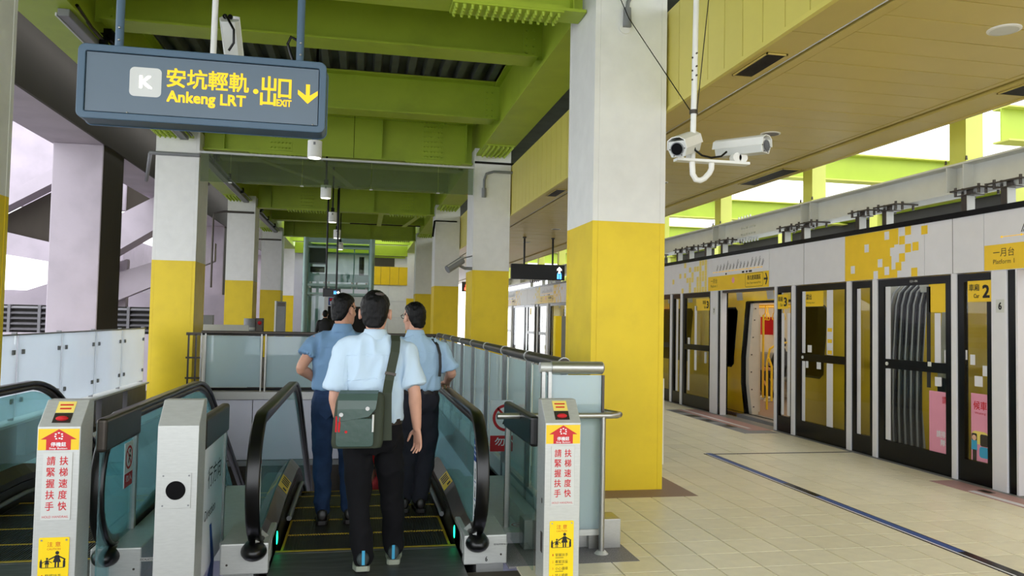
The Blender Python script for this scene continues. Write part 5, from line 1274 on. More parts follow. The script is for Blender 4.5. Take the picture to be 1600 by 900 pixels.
obj('cross_arm', MB().box(2.31, 2.90, 5.36, 5.44, 2.792, 2.812), m_white, t)
mb = MB()
for z in (3.62, 3.52, 3.45): mb.cyl((2.46, 5.378, z), (2.46, 5.365, z), 0.007, n=6); mb.cyl((2.438, 5.39, z-0.03), (2.43, 5.39, z-0.03), 0.007, n=6)
obj('pole_bolt', mb, m_darksteel, t, kind='stuff')
obj('cable_clamp', MB().cyl((2.452, 5.4, 3.16), (2.452, 5.4, 3.19), 0.032, n=12), m_darksteel, t)
obj('camera_cable', MB().tube([(2.43, 5.35, 2.93), (2.44, 5.34, 2.87), (2.50, 5.35, 2.835), (2.58, 5.36, 2.825), (2.66, 5.36, 2.84), (2.71, 5.37, 2.88)], 0.008, 8), m_black, t)
obj('guy_wire', MB().tube([(2.47, 5.38, 3.18), (2.53, 5.4, 3.7), (2.60, 5.4, 4.4)], 0.004, 5), m_darksteel, t)
t2 = thing('security_camera', 'left white security camera on the pole, pointing at the lens', 'camera', (2.36, 5.4, 2.80))
cam_box(t2, 'camera_body', (2.365, 5.36, 2.915), (-0.69, -0.65, -0.33), 0.30, 0.15, 0.15)
obj('bracket', MB().box(2.34, 2.36, 5.36, 5.42, 2.812, 2.86).box(2.42, 2.44, 5.40, 5.46, 2.812, 2.88), m_white, t2)
t2 = thing('security_camera', 'right white security camera on the pole, pointing right', 'camera', (2.86, 5.4, 2.80))
P = cam_box(t2, 'camera_body', (2.855, 5.40, 2.935), (0.52, -0.85, -0.05), 0.40, 0.14, 0.135)
obj('bracket', MB().cyl((2.80, 5.37, 2.845), (2.80, 5.43, 2.845), 0.036, n=14).cyl((2.85, 5.37, 2.845), (2.85, 5.43, 2.845), 0.036, n=14).box(2.79, 2.86, 5.38, 5.42, 2.83, 2.88), m_white, t2)
# pole camera above the big sign
t = thing('security_camera', 'white security camera seen from behind above the big hanging sign', 'camera', (-1.1, 6.5, 3.7))
obj('camera_pole', MB().cyl((-1.215, 6.5, 3.55), (-1.20, 6.5, 5.6), 0.024, n=12), m_white, t)
cam_box(t, 'camera_body', (-1.09, 6.62, 3.84), (0.06, 0.55, -0.84), 0.33, 0.15, 0.14, hood=True, lens=False)
mb = MB(); mb.cyl((-1.13, 6.49, 3.985), (-1.13, 6.475, 3.985), 0.02, n=12); mb.cyl((-1.09, 6.49, 3.985), (-1.09, 6.475, 3.985), 0.02, n=12); obj('cable_gland', mb, m_black, t)
obj('cable', MB().tube([(-1.13, 6.475, 3.985), (-1.10, 6.43, 3.95), (-1.05, 6.42, 3.86), (-1.05, 6.44, 3.76), (-1.09, 6.46, 3.70)], 0.010, 8), m_black, t)
t = thing('security_camera', 'small grey bullet camera beside the second right column', 'camera', (1.8, 14.6, 2.6))
obj('camera_body', MB().cyl((1.62, 14.5, 2.50), (1.92, 14.62, 2.70), 0.075, n=16), m_grey, t)
obj('sunshield', MB().obox((1.77, 14.56, 2.66), (0.14, 0.40, 0.02), (Vector((0.2, -0.97, 0)), Vector((0.30, 0.12, 0.20)).normalized(), Vector((-0.5, 0, 0.85)))), m_steel2, t)
obj('bracket', MB().tube([(1.86, 14.62, 2.6), (1.98, 14.7, 2.55), (2.14, 14.75, 2.55)], 0.03, 8).tube([(1.9, 14.63, 2.72), (2.0, 14.7, 2.76), (2.14, 14.78, 2.80)], 0.012, 6), m_grey, t)
# fitting on the nearest column with its wire
t = thing('cable_fitting', 'small grey cable fitting with a thin wire high on the nearest column', 'cable fitting', (2.42, 6.88, 4.4))
obj('conduit', MB().tube([(2.50, 6.87, 5.2), (2.48, 6.87, 4.72), (2.44, 6.87, 4.62), (2.43, 6.87, 4.52)], 0.02, 8), m_grey, t)
obj('fitting_body', MB().cyl((2.43, 6.86, 4.38), (2.43, 6.86, 4.56), 0.042, 0.036, n=10), m_grey, t, bev=0.006)
obj('base_disc', MB().cyl((2.42, 6.895, 4.38), (2.42, 6.88, 4.38), 0.06, n=18), m_white, t)
obj('wire', MB().tube([(2.30, 6.86, 4.72), (2.36, 6.84, 4.62), (2.43, 6.82, 4.45), (2.442, 5.42, 3.18)], 0.0045, 5), m_black, t)

# ================================================================== CONCRETE STRUCTURE OUTSIDE ON THE LEFT
def pier(x0, x1, y0, y1, z0, z1, lab):
    t = thing('concrete_pier', lab, 'pier', ((x0+x1)/2, y0, z0))
    obj('pier_shaft', MB().box(x0, x1, y0, y1, z0, z1), m_conc, t, bev=0.02)
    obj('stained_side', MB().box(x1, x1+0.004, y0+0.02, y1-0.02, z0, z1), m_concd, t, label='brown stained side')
pier(-6.185, -5.234, 17.0, 18.4, -5.2, 5.0, 'large nearest raw concrete pier outside on the left')
pier(-6.185, -5.234, 31.5, 32.9, -5.2, 5.0, 'second concrete pier seen between the left columns')
pier(-6.185, -5.234, 46.0, 47.4, -5.2, 5.0, 'farthest concrete pier seen between the left columns')
def slab(name, pts, y0, y1, lab, mat=None): return tag(obj(name, MB().prism(pts, 'y', y0, y1), mat or m_conc), lab, 'concrete beam')
tag(obj('concrete_beam', MB().box(-6.25, -5.23, -4, 60, 5.0, 6.6), m_conc), 'long concrete beam resting on the piers on the left', 'concrete beam')
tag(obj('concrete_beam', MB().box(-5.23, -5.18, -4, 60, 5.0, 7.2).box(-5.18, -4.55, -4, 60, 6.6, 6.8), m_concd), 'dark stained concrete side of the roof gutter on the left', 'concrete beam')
slab('concrete_ramp', [(-12, 3.52), (-8.0, 6.10), (-8.0, 5.66), (-12, 3.15)], 24.0, 24.6, 'pale inclined concrete beam high up left of the nearest pier')
slab('ramp_underside', [(-10.6, 4.05), (-8, 5.66), (-7.2, 5.9), (-7.2, 3.2), (-10.6, 3.94)], 24.7, 25.0, 'dark concrete face left of the nearest pier', m_concd)  # dark colour stands in for the shade under the sloping slab
slab('concrete_ramp', [(-12, 4.25), (-7.2, 3.2), (-7.2, 2.75), (-12, 3.47)], 24.3, 25.2, 'pale concrete beam falling gently behind the nearest pier')
slab('outer_wall', [(-12, 1.33), (-7.0, 3.2), (-7.0, -5), (-12, -5)], 25.3, 25.6, 'sloping concrete wall above the louvres left of the pier')
slab('concrete_ramp', [(-8.2, 3.62), (-4.7, 5.74), (-4.7, 4.85), (-8.2, 2.47)], 24.0, 24.8, 'grey inclined concrete beam right of the nearest pier')
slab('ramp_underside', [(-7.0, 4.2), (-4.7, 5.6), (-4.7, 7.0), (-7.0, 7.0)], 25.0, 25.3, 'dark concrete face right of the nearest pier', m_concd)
slab('concrete_ramp', [(-7.8, 2.52), (-4.4, 3.75), (-4.4, 3.2), (-7.8, 1.6)], 24.9, 25.2, 'lower inclined concrete beam right of the nearest pier')
tag(obj('outer_wall', MB().box(-16, -4.4, 30.5, 30.7, -5, 2.3), m_conc), 'pale concrete outer wall behind the frosted fence', 'wall')
tag(obj('outer_wall', MB().box(-16, -7.6, 27, 27.3, 4.9, 9.0), m_conc), 'pale high concrete wall above the inclined beam on the left', 'wall')
tag(obj('outer_wall', MB().box(-9.2, -9.0, 32, 60, -5, 4.5), m_conc), 'pale concrete wall far behind the left columns', 'wall')
t = thing('louvre_grille', 'dark louvre grille along the foot of the concrete wall', 'louvre', (-9, 22.2, 1.2))
obj('grille_back', MB().box(-14, -4.2, 22.25, 22.3, 1.0, 1.72), m_dark, t)
for k in range(14):
    x = -14+0.72*k; obj('grille_post', MB().box(x, x+0.07, 22.14, 22.25, 1.0, 1.72), m_louver, t)
for k in range(5): obj('slat', MB().obox((-9.1, 22.19, 1.09+0.14*k), (9.8, 0.09, 0.02), (Vector((1, 0, 0)), Vector((0, 0.8, 0.5)), Vector((0, -0.5, 0.8)))), m_louver, t)
obj('grille_sill', MB().box(-14, -4.2, 22.1, 22.3, -5, 1.0), m_conc, t)

# ================================================================== FAR END
# glass lift
t = thing('lift_tower', 'glass lift tower with pale green steel frame at the far end', 'lift', (-0.8, 29, 0))
LX0, LX1, LY0, LY1, LT = -2.05, 0.52, 28.9, 31.4, 4.45
for x in (LX0+0.1, LX1-0.1):
    for y in (LY0, LY1): obj('frame_post', MB().cyl((x, y, -0.0), (x, y, LT), 0.1, n=14), m_elev, t)
for z, h in ((4.36, 0.16), (4.1, 0.07), (2.72, 0.09), (2.4, 0.06), (0.05, 0.1)):
    mb = MB(); mb.box(LX0, LX1, LY0-0.05, LY0+0.05, z-h/2, z+h/2); mb.box(LX0+0.05, LX0+0.15, LY0, LY1, z-h/2, z+h/2); mb.box(LX1-0.15, LX1-0.05, LY0, LY1, z-h/2, z+h/2); mb.box(LX0, LX1, LY1-0.05, LY1+0.05, z-h/2, z+h/2)
    obj('frame_beam', mb, m_elev, t)
for a, b in ((LX0+0.2, -1.2), (-1.19, -0.2), (-0.19, LX1-0.2)): 
    obj('glass_pane', MB().box(a, b, LY0-0.012, LY0, 2.75, 4.3), g_clear, t)
    for x in (a+0.08, b-0.08):
        for z in (2.8, 2.62): obj('spider_clip', MB().sphere((x, LY0-0.03, z), 0.035, 8, 6), m_lightgrey, t)
obj('glass_pane', MB().box(LX0+0.2, -1.25, LY0-0.012, LY0, 0.1, 2.36), g_clear, t); obj('glass_pane', MB().box(LX0, LX0+0.012, LY0, LY1, 0.1, 4.3), g_clear, t); obj('glass_pane', MB().box(LX1-0.012, LX1, LY0, LY1, 2.75, 4.3), g_clear, t)
obj('machine_box', MB().box(-1.85, -1.25, 29.3, 30.2, 3.55, 4.15), m_darksteel, t, label='dark lift machine'); obj('machine_rack', MB().box(-1.8, -1.3, 29.2, 29.5, 3.2, 3.4), m_dark, t)
obj('guide_beam', MB().box(LX0+0.2, LX1-0.2, 30.2, 30.4, 2.9, 3.2), m_elev, t); obj('cable_drum', MB().cyl((0.05, 29.8, 3.15), (0.05, 29.8, 3.85), 0.1, n=10), m_darksteel, t)
obj('guide_rail', MB().box(-1.6, -1.5, 29.6, 29.7, 0, 3.2).box(-0.25, -0.2, 29.6, 29.7, 2.4, 4.2), m_elev, t)
obj('lift_door_frame', MB().box(-1.25, -1.13, 28.8, 28.95, 0, 2.3).box(-1.13, 0.42, 28.8, 28.95, 1.95, 2.3).box(0.3, 0.42, 28.8, 28.95, 0, 1.95), m_steel2, t)
obj('lift_doorway', MB().box(-1.13, 0.3, 29.2, 29.24, 0, 1.95), m_dark, t)
p = obj('lift_sign', MB().box(-1.1, -0.55, 28.76, 28.8, 1.98, 2.26), m_blueprint, t, label='small blue sign above the lift door')
mb = MB()
for i in range(2): flat(mb, rect(0.16, 0.1), (-0.98+0.24*i, 28.757, 2.18))
obj('print', mb, m_redcloth, p); mb = MB()
for i in range(2):
    for j in range(2): flat(mb, rect(0.13, 0.035), (-0.98+0.24*i, 28.757, 2.09-0.055*j))
obj('print', mb, m_signwhite, p)
# end wall with yellow fascia
wb2 = struct('wall_far', MB().box(-3.0, 2.2, 37.0, 37.2, 0, 5.7), m_wallpanel, 'end wall of the platform')
k = 0
for x in [0.55+0.42*i for i in range(4)]: obj('yellow_panel', MB().box(x+0.006, x+0.414, 36.9, 37.0, 3.12, 3.98), m_psdyellow, wb2)
for z in (0.0, 0.78, 1.56, 2.34):
    for x in (0.5, 1.35): obj('wall_panel', MB().box(x+0.006, x+0.844, 36.95, 37.0, z+0.006, z+0.774), m_white, wb2)
obj('wall_beam', MB().box(-3.0, 2.2, 36.85, 37.0, 4.5, 5.0), m_green, wb2)
t = thing('upper_screen', 'green lattice panel above the yellow end panels', 'panel', (1.2, 36.97, 4.0)); obj('mesh_panel', MB().box(0.6, 1.6, 36.96, 37.0, 4.0, 4.4), m_darksteel, t); obj('mesh_rim', MB().box(0.55, 2.1, 36.95, 37.0, 4.4, 4.48), m_green, t)
# slim totem, kiosk bits near the far fence
t = thing('totem', 'slim grey upright totem before the fourth left column', 'totem', (-1.92, 20, 0)); obj('totem_body', MB().box(-2.03, -1.81, 20, 20.2, 0, 1.92), m_grey, t, bev=0.01); obj('totem_edge', MB().box(-2.07, -2.03, 19.99, 20.2, 0, 1.93), m_white, t); obj('totem_cap', MB().box(-2.0, -1.82, 19.985, 20.0, 1.8, 1.9), m_darksteel, t)
t = thing('bin', 'grey metal bin behind the cross fence', 'bin', (-2.7, 20.2, 0)); obj('bin_body', MB().cyl((-2.68, 20.2, 0), (-2.68, 20.2, 1.48), 0.14, n=18), m_grey, t); obj('bin_band', MB().cyl((-2.68, 20.2, 1.2), (-2.68, 20.2, 1.26), 0.143, n=18), m_steel2, t)
t = thing('fire_point', 'dark cabinet with a red lamp behind the cross fence', 'cabinet', (-2.45, 20.3, 0)); obj('cabinet_body', MB().box(-2.54, -2.36, 20.2, 20.4, 0, 1.49), m_darksteel, t, bev=0.01); obj('red_lamp', MB().sphere((-2.44, 20.19, 1.37), 0.05, 12, 8), m_redcloth, t)
t = thing('low_partition', 'low grey partition by the second left column', 'partition', (-3.0, 16.5, 0)); obj('partition_panel', MB().box(-3.3, -2.2, 16.4, 16.5, 0, 1.36), m_lightgrey, t); obj('partition_box', MB().box(-3.1, -2.9, 16.45, 16.6, 1.36, 1.55), m_grey, t)
# ================================================================== PEOPLE
_clouds = bpy.data.textures.new('cloth_folds', 'CLOUDS'); _clouds.noise_scale = 0.11; _clouds.noise_depth = 2
_clouds2 = bpy.data.textures.new('hair_locks', 'CLOUDS'); _clouds2.noise_scale = 0.02
def fuse(name, mb, mat, parent, voxel, smooth=4, disp=0.0, tex=None, label=None):
    me = bpy.data.meshes.new('tmp'); me.from_pydata(mb.v, [], mb.f); me.update()
    o = bpy.data.objects.new('tmp', me); COL.objects.link(o)
    r = o.modifiers.new('r', 'REMESH'); r.mode = 'VOXEL'; r.voxel_size = voxel; r.use_smooth_shade = True
    if smooth:
        s = o.modifiers.new('s', 'SMOOTH'); s.factor = 0.5; s.iterations = smooth
    if disp:
        d = o.modifiers.new('d', 'DISPLACE'); d.texture = tex or _clouds; d.strength = disp; d.mid_level = 0.5; d.texture_coords = 'GLOBAL'
    dg = bpy.context.evaluated_depsgraph_get(); dg.update()
    m2 = bpy.data.meshes.new_from_object(o.evaluated_get(dg))
    bpy.data.objects.remove(o); bpy.data.meshes.remove(me)
    m2.name = name; org = origin(parent); m2.transform(Matrix.Translation(-org)); m2.materials.clear(); m2.materials.append(mat)
    m2.polygons.foreach_set('material_index', [0]*len(m2.polygons)); m2.polygons.foreach_set('use_smooth', [True]*len(m2.polygons))
    ob = bpy.data.objects.new(name, m2); COL.objects.link(ob); ob.parent = parent
    if label: ob['label'] = label
    return ob
from mathutils import noise
def folds(ob, amp, sx, sz, seed=0.0):
    me = ob.data; n = len(me.vertices); co = [0.0]*(3*n); me.vertices.foreach_get('co', co); nr = [v.normal.copy() for v in me.vertices]
    for i in range(n):
        x, y, z = co[3*i:3*i+3]
        a = noise.noise(Vector((x*sx+seed, y*sx, z*sz+x*3)))+0.5*noise.noise(Vector((x*sx*1.9-z*5, y*sx*1.9+seed, z*sz*1.7)))
        d = amp*(1-abs(a)*2.2); v = nr[i]; co[3*i] += v.x*d; co[3*i+1] += v.y*d; co[3*i+2] += v.z*d
    me.vertices.foreach_set('co', co); me.update()
def ell(c, rx, ry, n=20, rot=0.0, p=2.0):
    out = []
    for i in range(n):
        a = 2*PI*i/n; ca, sa = math.cos(a), math.sin(a)
        x = rx*math.copysign(abs(ca)**(2/p), ca); y = ry*math.copysign(abs(sa)**(2/p), sa)
        out.append(Vector((c[0]+x*math.cos(rot)-y*math.sin(rot), c[1]+x*math.sin(rot)+y*math.cos(rot), c[2])))
    return out
def smooth_path(pts, rad, k=4):
    P = [Vector(p) for p in pts]; out = []; rr = []
    for i in range(len(P)-1):
        p0, p1, p2, p3 = P[max(0, i-1)], P[i], P[i+1], P[min(len(P)-1, i+2)]
        for j in range(k):
            t = j/k
            out.append(0.5*((2*p1)+(-p0+p2)*t+(2*p0-5*p1+4*p2-p3)*t*t+(-p0+3*p1-3*p2+p3)*t**3)); rr.append(rad[i]*(1-t)+rad[i+1]*t)
    out.append(P[-1]); rr.append(rad[-1]); return out, rr
def limb(mb, pts, rad, n=14, k=4):
    p, r = smooth_path(pts, rad, k); mb.tube(p, r, n)
    mb.sphere(p[0], r[0], n, 8); mb.sphere(p[-1], r[-1], n, 8)
def hand(mb, w, d, n, t, curl=0.5, s=1.0):
    """w wrist, d towards the fingers, n out of the palm, t towards the thumb"""
    w = Vector(w); d = Vector(d).normalized(); t = Vector(t); t = (t-d*t.dot(d)).normalized(); nn = d.cross(t); n = nn if nn.dot(Vector(n)) > 0 else -nn
    rings = []
    for a, hw, th in ((-0.01, 0.026, 0.02), (0.02, 0.033, 0.018), (0.05, 0.040, 0.016), (0.085, 0.041, 0.014), (0.098, 0.038, 0.011)):
        c = w+d*a*s
        rings.append([c+t*hw*s*math.cos(2*PI*i/14)+n*th*s*math.sin(2*PI*i/14) for i in range(14)])
    mb.loft(rings)
    for off, L, spread in ((0.033, 0.072, 0.10), (0.0115, 0.082, 0.03), (-0.0105, 0.076, -0.05), (-0.031, 0.060, -0.14)):
        p = w+d*0.088*s+t*off*s; dir_ = (d+t*spread).normalized(); pts = [p-d*0.02*s]; rad = [0.009*s]
        ang = 0.15
        for f, rr in ((0.42, 0.0088), (0.32, 0.008), (0.26, 0.0068)):
            dd = dir_*math.cos(ang)+n*math.sin(ang); pts.append(pts[-1]+dd*L*f*s+(d*0.02*s if len(pts) == 1 else Vector())); rad.append(rr*s); ang += curl*0.75
        limb(mb, pts, rad, 8, 3)
    p = w+d*0.02*s+t*0.024*s
    limb(mb, [p, p+(d*0.6+t*0.75+n*0.25).normalized()*0.04*s, p+(d*0.6+t*0.75+n*0.25).normalized()*0.04*s+(d*0.9+t*0.3+n*0.35).normalized()*0.032*s, p+(d*0.6+t*0.75+n*0.25).normalized()*0.04*s+(d*0.9+t*0.3+n*0.35).normalized()*0.055*s], [0.013*s, 0.011*s, 0.0095*s, 0.007*s], 8, 3)
HEAD = [(-0.118, .022, .026, .052), (-0.108, .040, .046, .042), (-0.088, .052, .066, .028), (-0.05, .063, .083, .012), (-0.01, .072, .094, .002), (0.03, .0765, .098, -.004), (0.06, .074, .095, -.007), (0.088, .062, .080, -.010), (0.106, .044, .056, -.012), (0.117, .020, .026, -.012)]
def person(name, label, base, head, neck, sh, el, wr, hips, knees, ankles, toes, torso, yaw, mats, group=None, far=False, glasses=False, shirt_hem=None, skirt=None, palm=None, thin=False, handdir=(None, None), skinm=None, tilt=0.0, hs=1.0):
    """all joints in world space; lists are [left, right]"""
    skinm = skinm or m_skin
    t = thing(name, label, 'person', base, group)
    vx = 0.011 if far else 0.0052
    fwd = Vector((math.sin(yaw), math.cos(yaw), 0)); rgt = Vector((math.cos(yaw), -math.sin(yaw), 0)); hc = Vector(head)
    def HP_(x, y, z): return hc+(rgt*x+fwd*y+Vector((0, 0, z))+fwd*(-z*tilt))*hs
    # ---- body
    b = MB()
    b.loft([[HP_(rx*math.cos(2*PI*i/20), cy+ry*math.sin(2*PI*i/20), z) for i in range(20)] for z, rx, ry, cy in HEAD])
    for sx in (-1, 1):
        b.loft([[HP_(sx*(0.070+q), -0.004+(0.019*s)*math.cos(2*PI*i/12), -0.008+0.033*s*math.sin(2*PI*i/12)) for i in range(12)] for q, s in ((0.0, 0.55), (0.012, 0.9), (0.02, 1.0), (0.024, 0.85))])
        b.sphere(HP_(sx*0.03, 0.078, 0.028), (0.022, 0.016, 0.009), 10, 6); b.sphere(HP_(sx*0.042, 0.058, -0.03), (0.022, 0.026, 0.024), 10, 6)
    b.loft([[HP_(0.006*s*math.cos(2*PI*i/10)*1.6, 0.088+0.03*k+0.008*s*math.sin(2*PI*i/10), z) for i in range(10)] for z, s, k in ((0.02, 0.7, 0.0), (0.0, 0.9, 0.25), (-0.02, 1.2, 0.6), (-0.032, 1.3, 0.5), (-0.04, 0.8, 0.1))])
    b.sphere(HP_(0, 0.082, -0.066), (0.024, 0.012, 0.006), 10, 6); b.sphere(HP_(0, 0.080, -0.078), (0.02, 0.012, 0.007), 10, 6)
    limb(b, [HP_(0, -0.03, -0.04), Vector(neck)+Vector((0, 0, 0.01)), Vector(neck)-Vector((0, 0, 0.10))], [0.058, 0.055, 0.07], 16)
    b.loft([ell((c[0], c[1], z), rx*0.84, ry*0.80) for z, c, rx, ry in [(q[0], (q[1], q[2]), q[3], q[4]) for q in torso]])
    for s in (0, 1):
        S, E, Wr = Vector(sh[s]), Vector(el[s]), Vector(wr[s])
        mid = E+(Wr-E)*0.3
        limb(b, [S, S+(E-S)*0.5, E, mid, Wr], [0.052, 0.046, 0.039, 0.041, 0.027])
        d = (Wr-E).normalized() if handdir[s] is None else Vector(handdir[s]).normalized()
        pn, th = (palm[s] if palm else ((1 if s == 0 else -1, 0, 0), (0, 1, 0)))
        hand(b, Wr, d, pn, th, 0.45, 0.98)
        Hq, K, A = Vector(hips[s]), Vector(knees[s]), Vector(ankles[s])
        limb(b, [Hq, K, A], [0.07, 0.048, 0.036]); 
    body = fuse('body', b, skinm, t, vx, 3)
    eye = MB(); pup = MB(); mouth = MB()
    for sx in (-1, 1): eye.sphere(HP_(sx*0.031, 0.081, 0.012), (0.012, 0.012, 0.009), 10, 6); pup.sphere(HP_(sx*0.031, 0.0915, 0.012), 0.0048, 8, 6)
    e = obj('eyes', eye, m_signwhite, t); obj('pupils', pup, m_ink, e)
    # ---- hair
    h = MB(); rg = []
    for z, rx, ry, cy in [(-0.085, .040, .030, -.072), (-0.06, .060, .040, -.062), (-0.02, .074, .056, -.048), (0.02, .081, .070, -.036), (0.05, .083, .086, -.022), (0.075, .079, .096, -.008), (0.10, .064, .082, -.008), (0.122, .040, .052, -.012), (0.132, .016, .02, -.014)]:
        rg.append([HP_(rx*math.cos(2*PI*i/22), cy+ry*math.sin(2*PI*i/22), z) for i in range(22)])
    h.loft(rg)
    for sx in (-1, 1): h.sphere(HP_(sx*0.069, 0.022, 0.012), (0.012, 0.012, 0.03), 10, 8)
    fuse('hair', h, mats['hair'], t, 0.009 if not far else 0.014, 2, 0.012, _clouds2)
    if glasses:
        g = MB()
        for sx in (-1, 1):
            g.tube([HP_(sx*0.035+0.024*math.cos(a*PI/8), 0.100, 0.008+0.018*math.sin(a*PI/8)) for a in range(17)], 0.0025, 6)
            g.tube([HP_(sx*0.06, 0.100, 0.012), HP_(sx*0.079, 0.08, 0.014), HP_(sx*0.085, 0.0, 0.014), HP_(sx*0.083, -0.015, -0.002)], 0.0025, 6)
        g.tube([HP_(-0.012, 0.101, 0.012), HP_(0.012, 0.101, 0.012)], 0.002, 6)
        obj('glasses', g, m_ink, t)
    # ---- shirt
    s_ = MB(); s_.loft([ell((q[1], q[2], q[0]), q[3], q[4], 26, 0, 2.4) for q in torso])
    for s in (0, 1):
        S, E = Vector(sh[s]), Vector(el[s]); u = (E-S).normalized(); L = (E-S).length
        nk = Vector(neck); c0 = S+(nk-S)*0.45-Vector((0, 0, 0.03))
        if mats.get('long'): limb(s_, [c0, S, S+(E-S)*0.6, E, E+(Vector(wr[s])-E)*0.85], [0.062, 0.068, 0.058, 0.05, 0.042])
        else: limb(s_, [c0, S-Vector((0, 0, 0.008)), S+u*L*0.2], [0.058, 0.063, 0.062], 18); pp, rr_ = smooth_path([S-Vector((0, 0, 0.004)), S+u*L*0.42, S+u*L*mats.get('sleeve', 0.86)], [0.062, 0.066, 0.078]); s_.tube(pp, rr_, 20)
    shirt = fuse('shirt' if not mats.get('long') else 'jacket', s_, mats['shirt'], t, 0.0085 if not far else 0.014, 3, 0.006)
    if not far: folds(shirt, 0.015, 8, 3.2, head[0]*7)
    # collar
    nk = Vector(neck); c = MB(); n = 24
    r1 = [ell((nk.x, nk.y, nk.z+z), rx, ry, n) for z, rx, ry in ((-0.035, .088, .085), (0.0, .076, .074), (0.028, .066, .066), (0.03, .061, .061), (-0.005, .066, .064))]
    c.loft(r1, cap=False); obj('collar', c, mats['shirt'], shirt)
    # ---- trousers
    p = MB(); zt = torso[0][0]
    hx = (hips[0][0]+hips[1][0])/2; hy = (hips[0][1]+hips[1][1])/2; hz = (hips[0][2]+hips[1][2])/2
    p.loft([ell((torso[0][1], torso[0][2], hz+0.11), torso[0][3]*0.93, torso[0][4]*0.93, 22, 0, 2.3), ell((hx, hy, hz+0.04), torso[0][3]*1.0, torso[0][4]*1.0, 22, 0, 2.3), ell((hx, hy, hz-0.05), torso[0][3]*0.97, torso[0][4]*0.98, 22, 0, 2.3), ell((hx, hy, hz-0.10), torso[0][3]*0.8, torso[0][4]*0.8, 22, 0, 2.3)])
    lw = mats.get('leg', 1.0)
    for s in (0, 1):
        Hq, K, A = Vector(hips[s]), Vector(knees[s]), Vector(ankles[s])
        limb(p, [Hq, Hq+(K-Hq)*0.5, K, K+(A-K)*0.35, A+Vector((0, 0, 0.01))], [0.095*lw, 0.088*lw, 0.072*lw, 0.070*lw, 0.062*lw], 18)
    tr = fuse('trousers' if not skirt else 'skirt', p, mats['trousers'], t, 0.0095 if not far else 0.015, 3, 0.006)
    if not far: folds(tr, 0.012, 7, 4.5, head[0]*5+2)
    # ---- shoes
    for s in (0, 1):
        A = Vector(ankles[s]); T = Vector(toes[s]); d = (T-A); d.z = 0; d.normalize(); r = Vector((d.y, -d.x, 0)); z0 = T.z
        pitch = mats.get('pitch', (0, 0))[s]
        def Q(a, b_, c_): return Vector((A.x, A.y, z0))+d*a+r*b_+Vector((0, 0, c_+max(0, (0.06-a))*pitch))
        prof = [(-0.085, .022), (-0.075, .036), (-0.03, .040), (0.03, .040), (0.09, .050), (0.14, .046), (0.175, .030), (0.185, .012)]
        u = MB(); u.loft([[Q(a, w*math.cos(2*PI*i/14), 0.03+(hh*0.5)*(1+math.sin(2*PI*i/14))*0.98) for i in range(14)] for (a, w), hh in zip(prof, (0.05, 0.085, 0.10, 0.085, 0.06, 0.045, 0.035, 0.02))])
        sh_ = fuse('shoe', u, mats['shoe'], t, 0.008, 2)
        so = MB(); L_ = [(a, w+0.004) for a, w in prof]; out = [(a, w) for a, w in L_]+[(a, -w) for a, w in L_[::-1]]; n = len(out)
        vs = [Q(a, b_, 0.0) for a, b_ in out]+[Q(a, b_, 0.032) for a, b_ in out]
        so.add(vs, [(i, (i+1) % n, n+(i+1) % n, n+i) for i in range(n)]+[tuple(range(n-1,-1,-1)), tuple(range(n, 2*n))]); obj('sole', so, mats['sole'], sh_, bev=0.004)
        if mats.get('tab'):
            tb = MB(); tb.add([Q(-0.094, -0.009, 0.04), Q(-0.094, 0.009, 0.04), Q(-0.086, 0.009, 0.125), Q(-0.086, -0.009, 0.125)], [(0, 1, 2, 3)]); obj('heel_tab', tb, m_cyan, sh_, label='cyan heel tab')
    return t, body, shirt

# man in front with the shoulder bag
T1 = [(0.935, 0.105, 4.86, .176, .118), (1.0, 0.105, 4.86, .170, .116), (1.10, 0.105, 4.86, .172, .114), (1.22, 0.106, 4.86, .182, .112), (1.32, 0.106, 4.865, .192, .108), (1.39, 0.107, 4.868, .168, .092), (1.435, 0.107, 4.87, .11, .076), (1.465, 0.107, 4.875, .07, .065)]
man1, body1, shirt1 = person('person', 'man in pale blue shirt and black trousers carrying an olive green shoulder bag', (0.11, 4.9, 0), (0.101, 4.885, 1.597), (0.104, 4.868, 1.468),
    [(-0.075, 4.86, 1.375), (0.290, 4.86, 1.372)], [(-0.128, 4.84, 1.085), (0.352, 4.83, 1.115)], [(-0.085, 4.86, 0.875), (0.376, 4.86, 0.885)],
    [(0.02, 4.86, 0.84), (0.195, 4.87, 0.84)], [(0.03, 4.89, 0.47), (0.235, 5.02, 0.48)], [(0.062, 4.86, 0.09), (0.262, 5.08, 0.09)], [(0.055, 5.0, 0.0), (0.27, 5.2, 0.0)], T1, 0.12,
    dict(hair=m_hair, shirt=m_shirt1, trousers=m_blacktr, shoe=m_shoe, sole=m_sole, tab=True, leg=0.96, pitch=(0.25, 0.0)), handdir=((0.55, 0.8, -0.25), None), palm=[((1, 0, 0), (0, 1, 0)), ((-0.75, -0.55, 0), (-0.5, 0.8, 0))], glasses=False, hs=1.09)
fuse('crown_patch', MB().sphere((0.118, 4.818, 1.712), (0.036, 0.03, 0.014), 14, 8), m_scalp, man1, 0.006, 2, label='thinning hair at the crown')
obj('belt', MB().loft([ell((0.105, 4.86, z), .179, .122, 26, 0, 2.4) for z in (0.915, 0.917, 0.948, 0.95)]), m_leather, man1, label='dark leather belt')
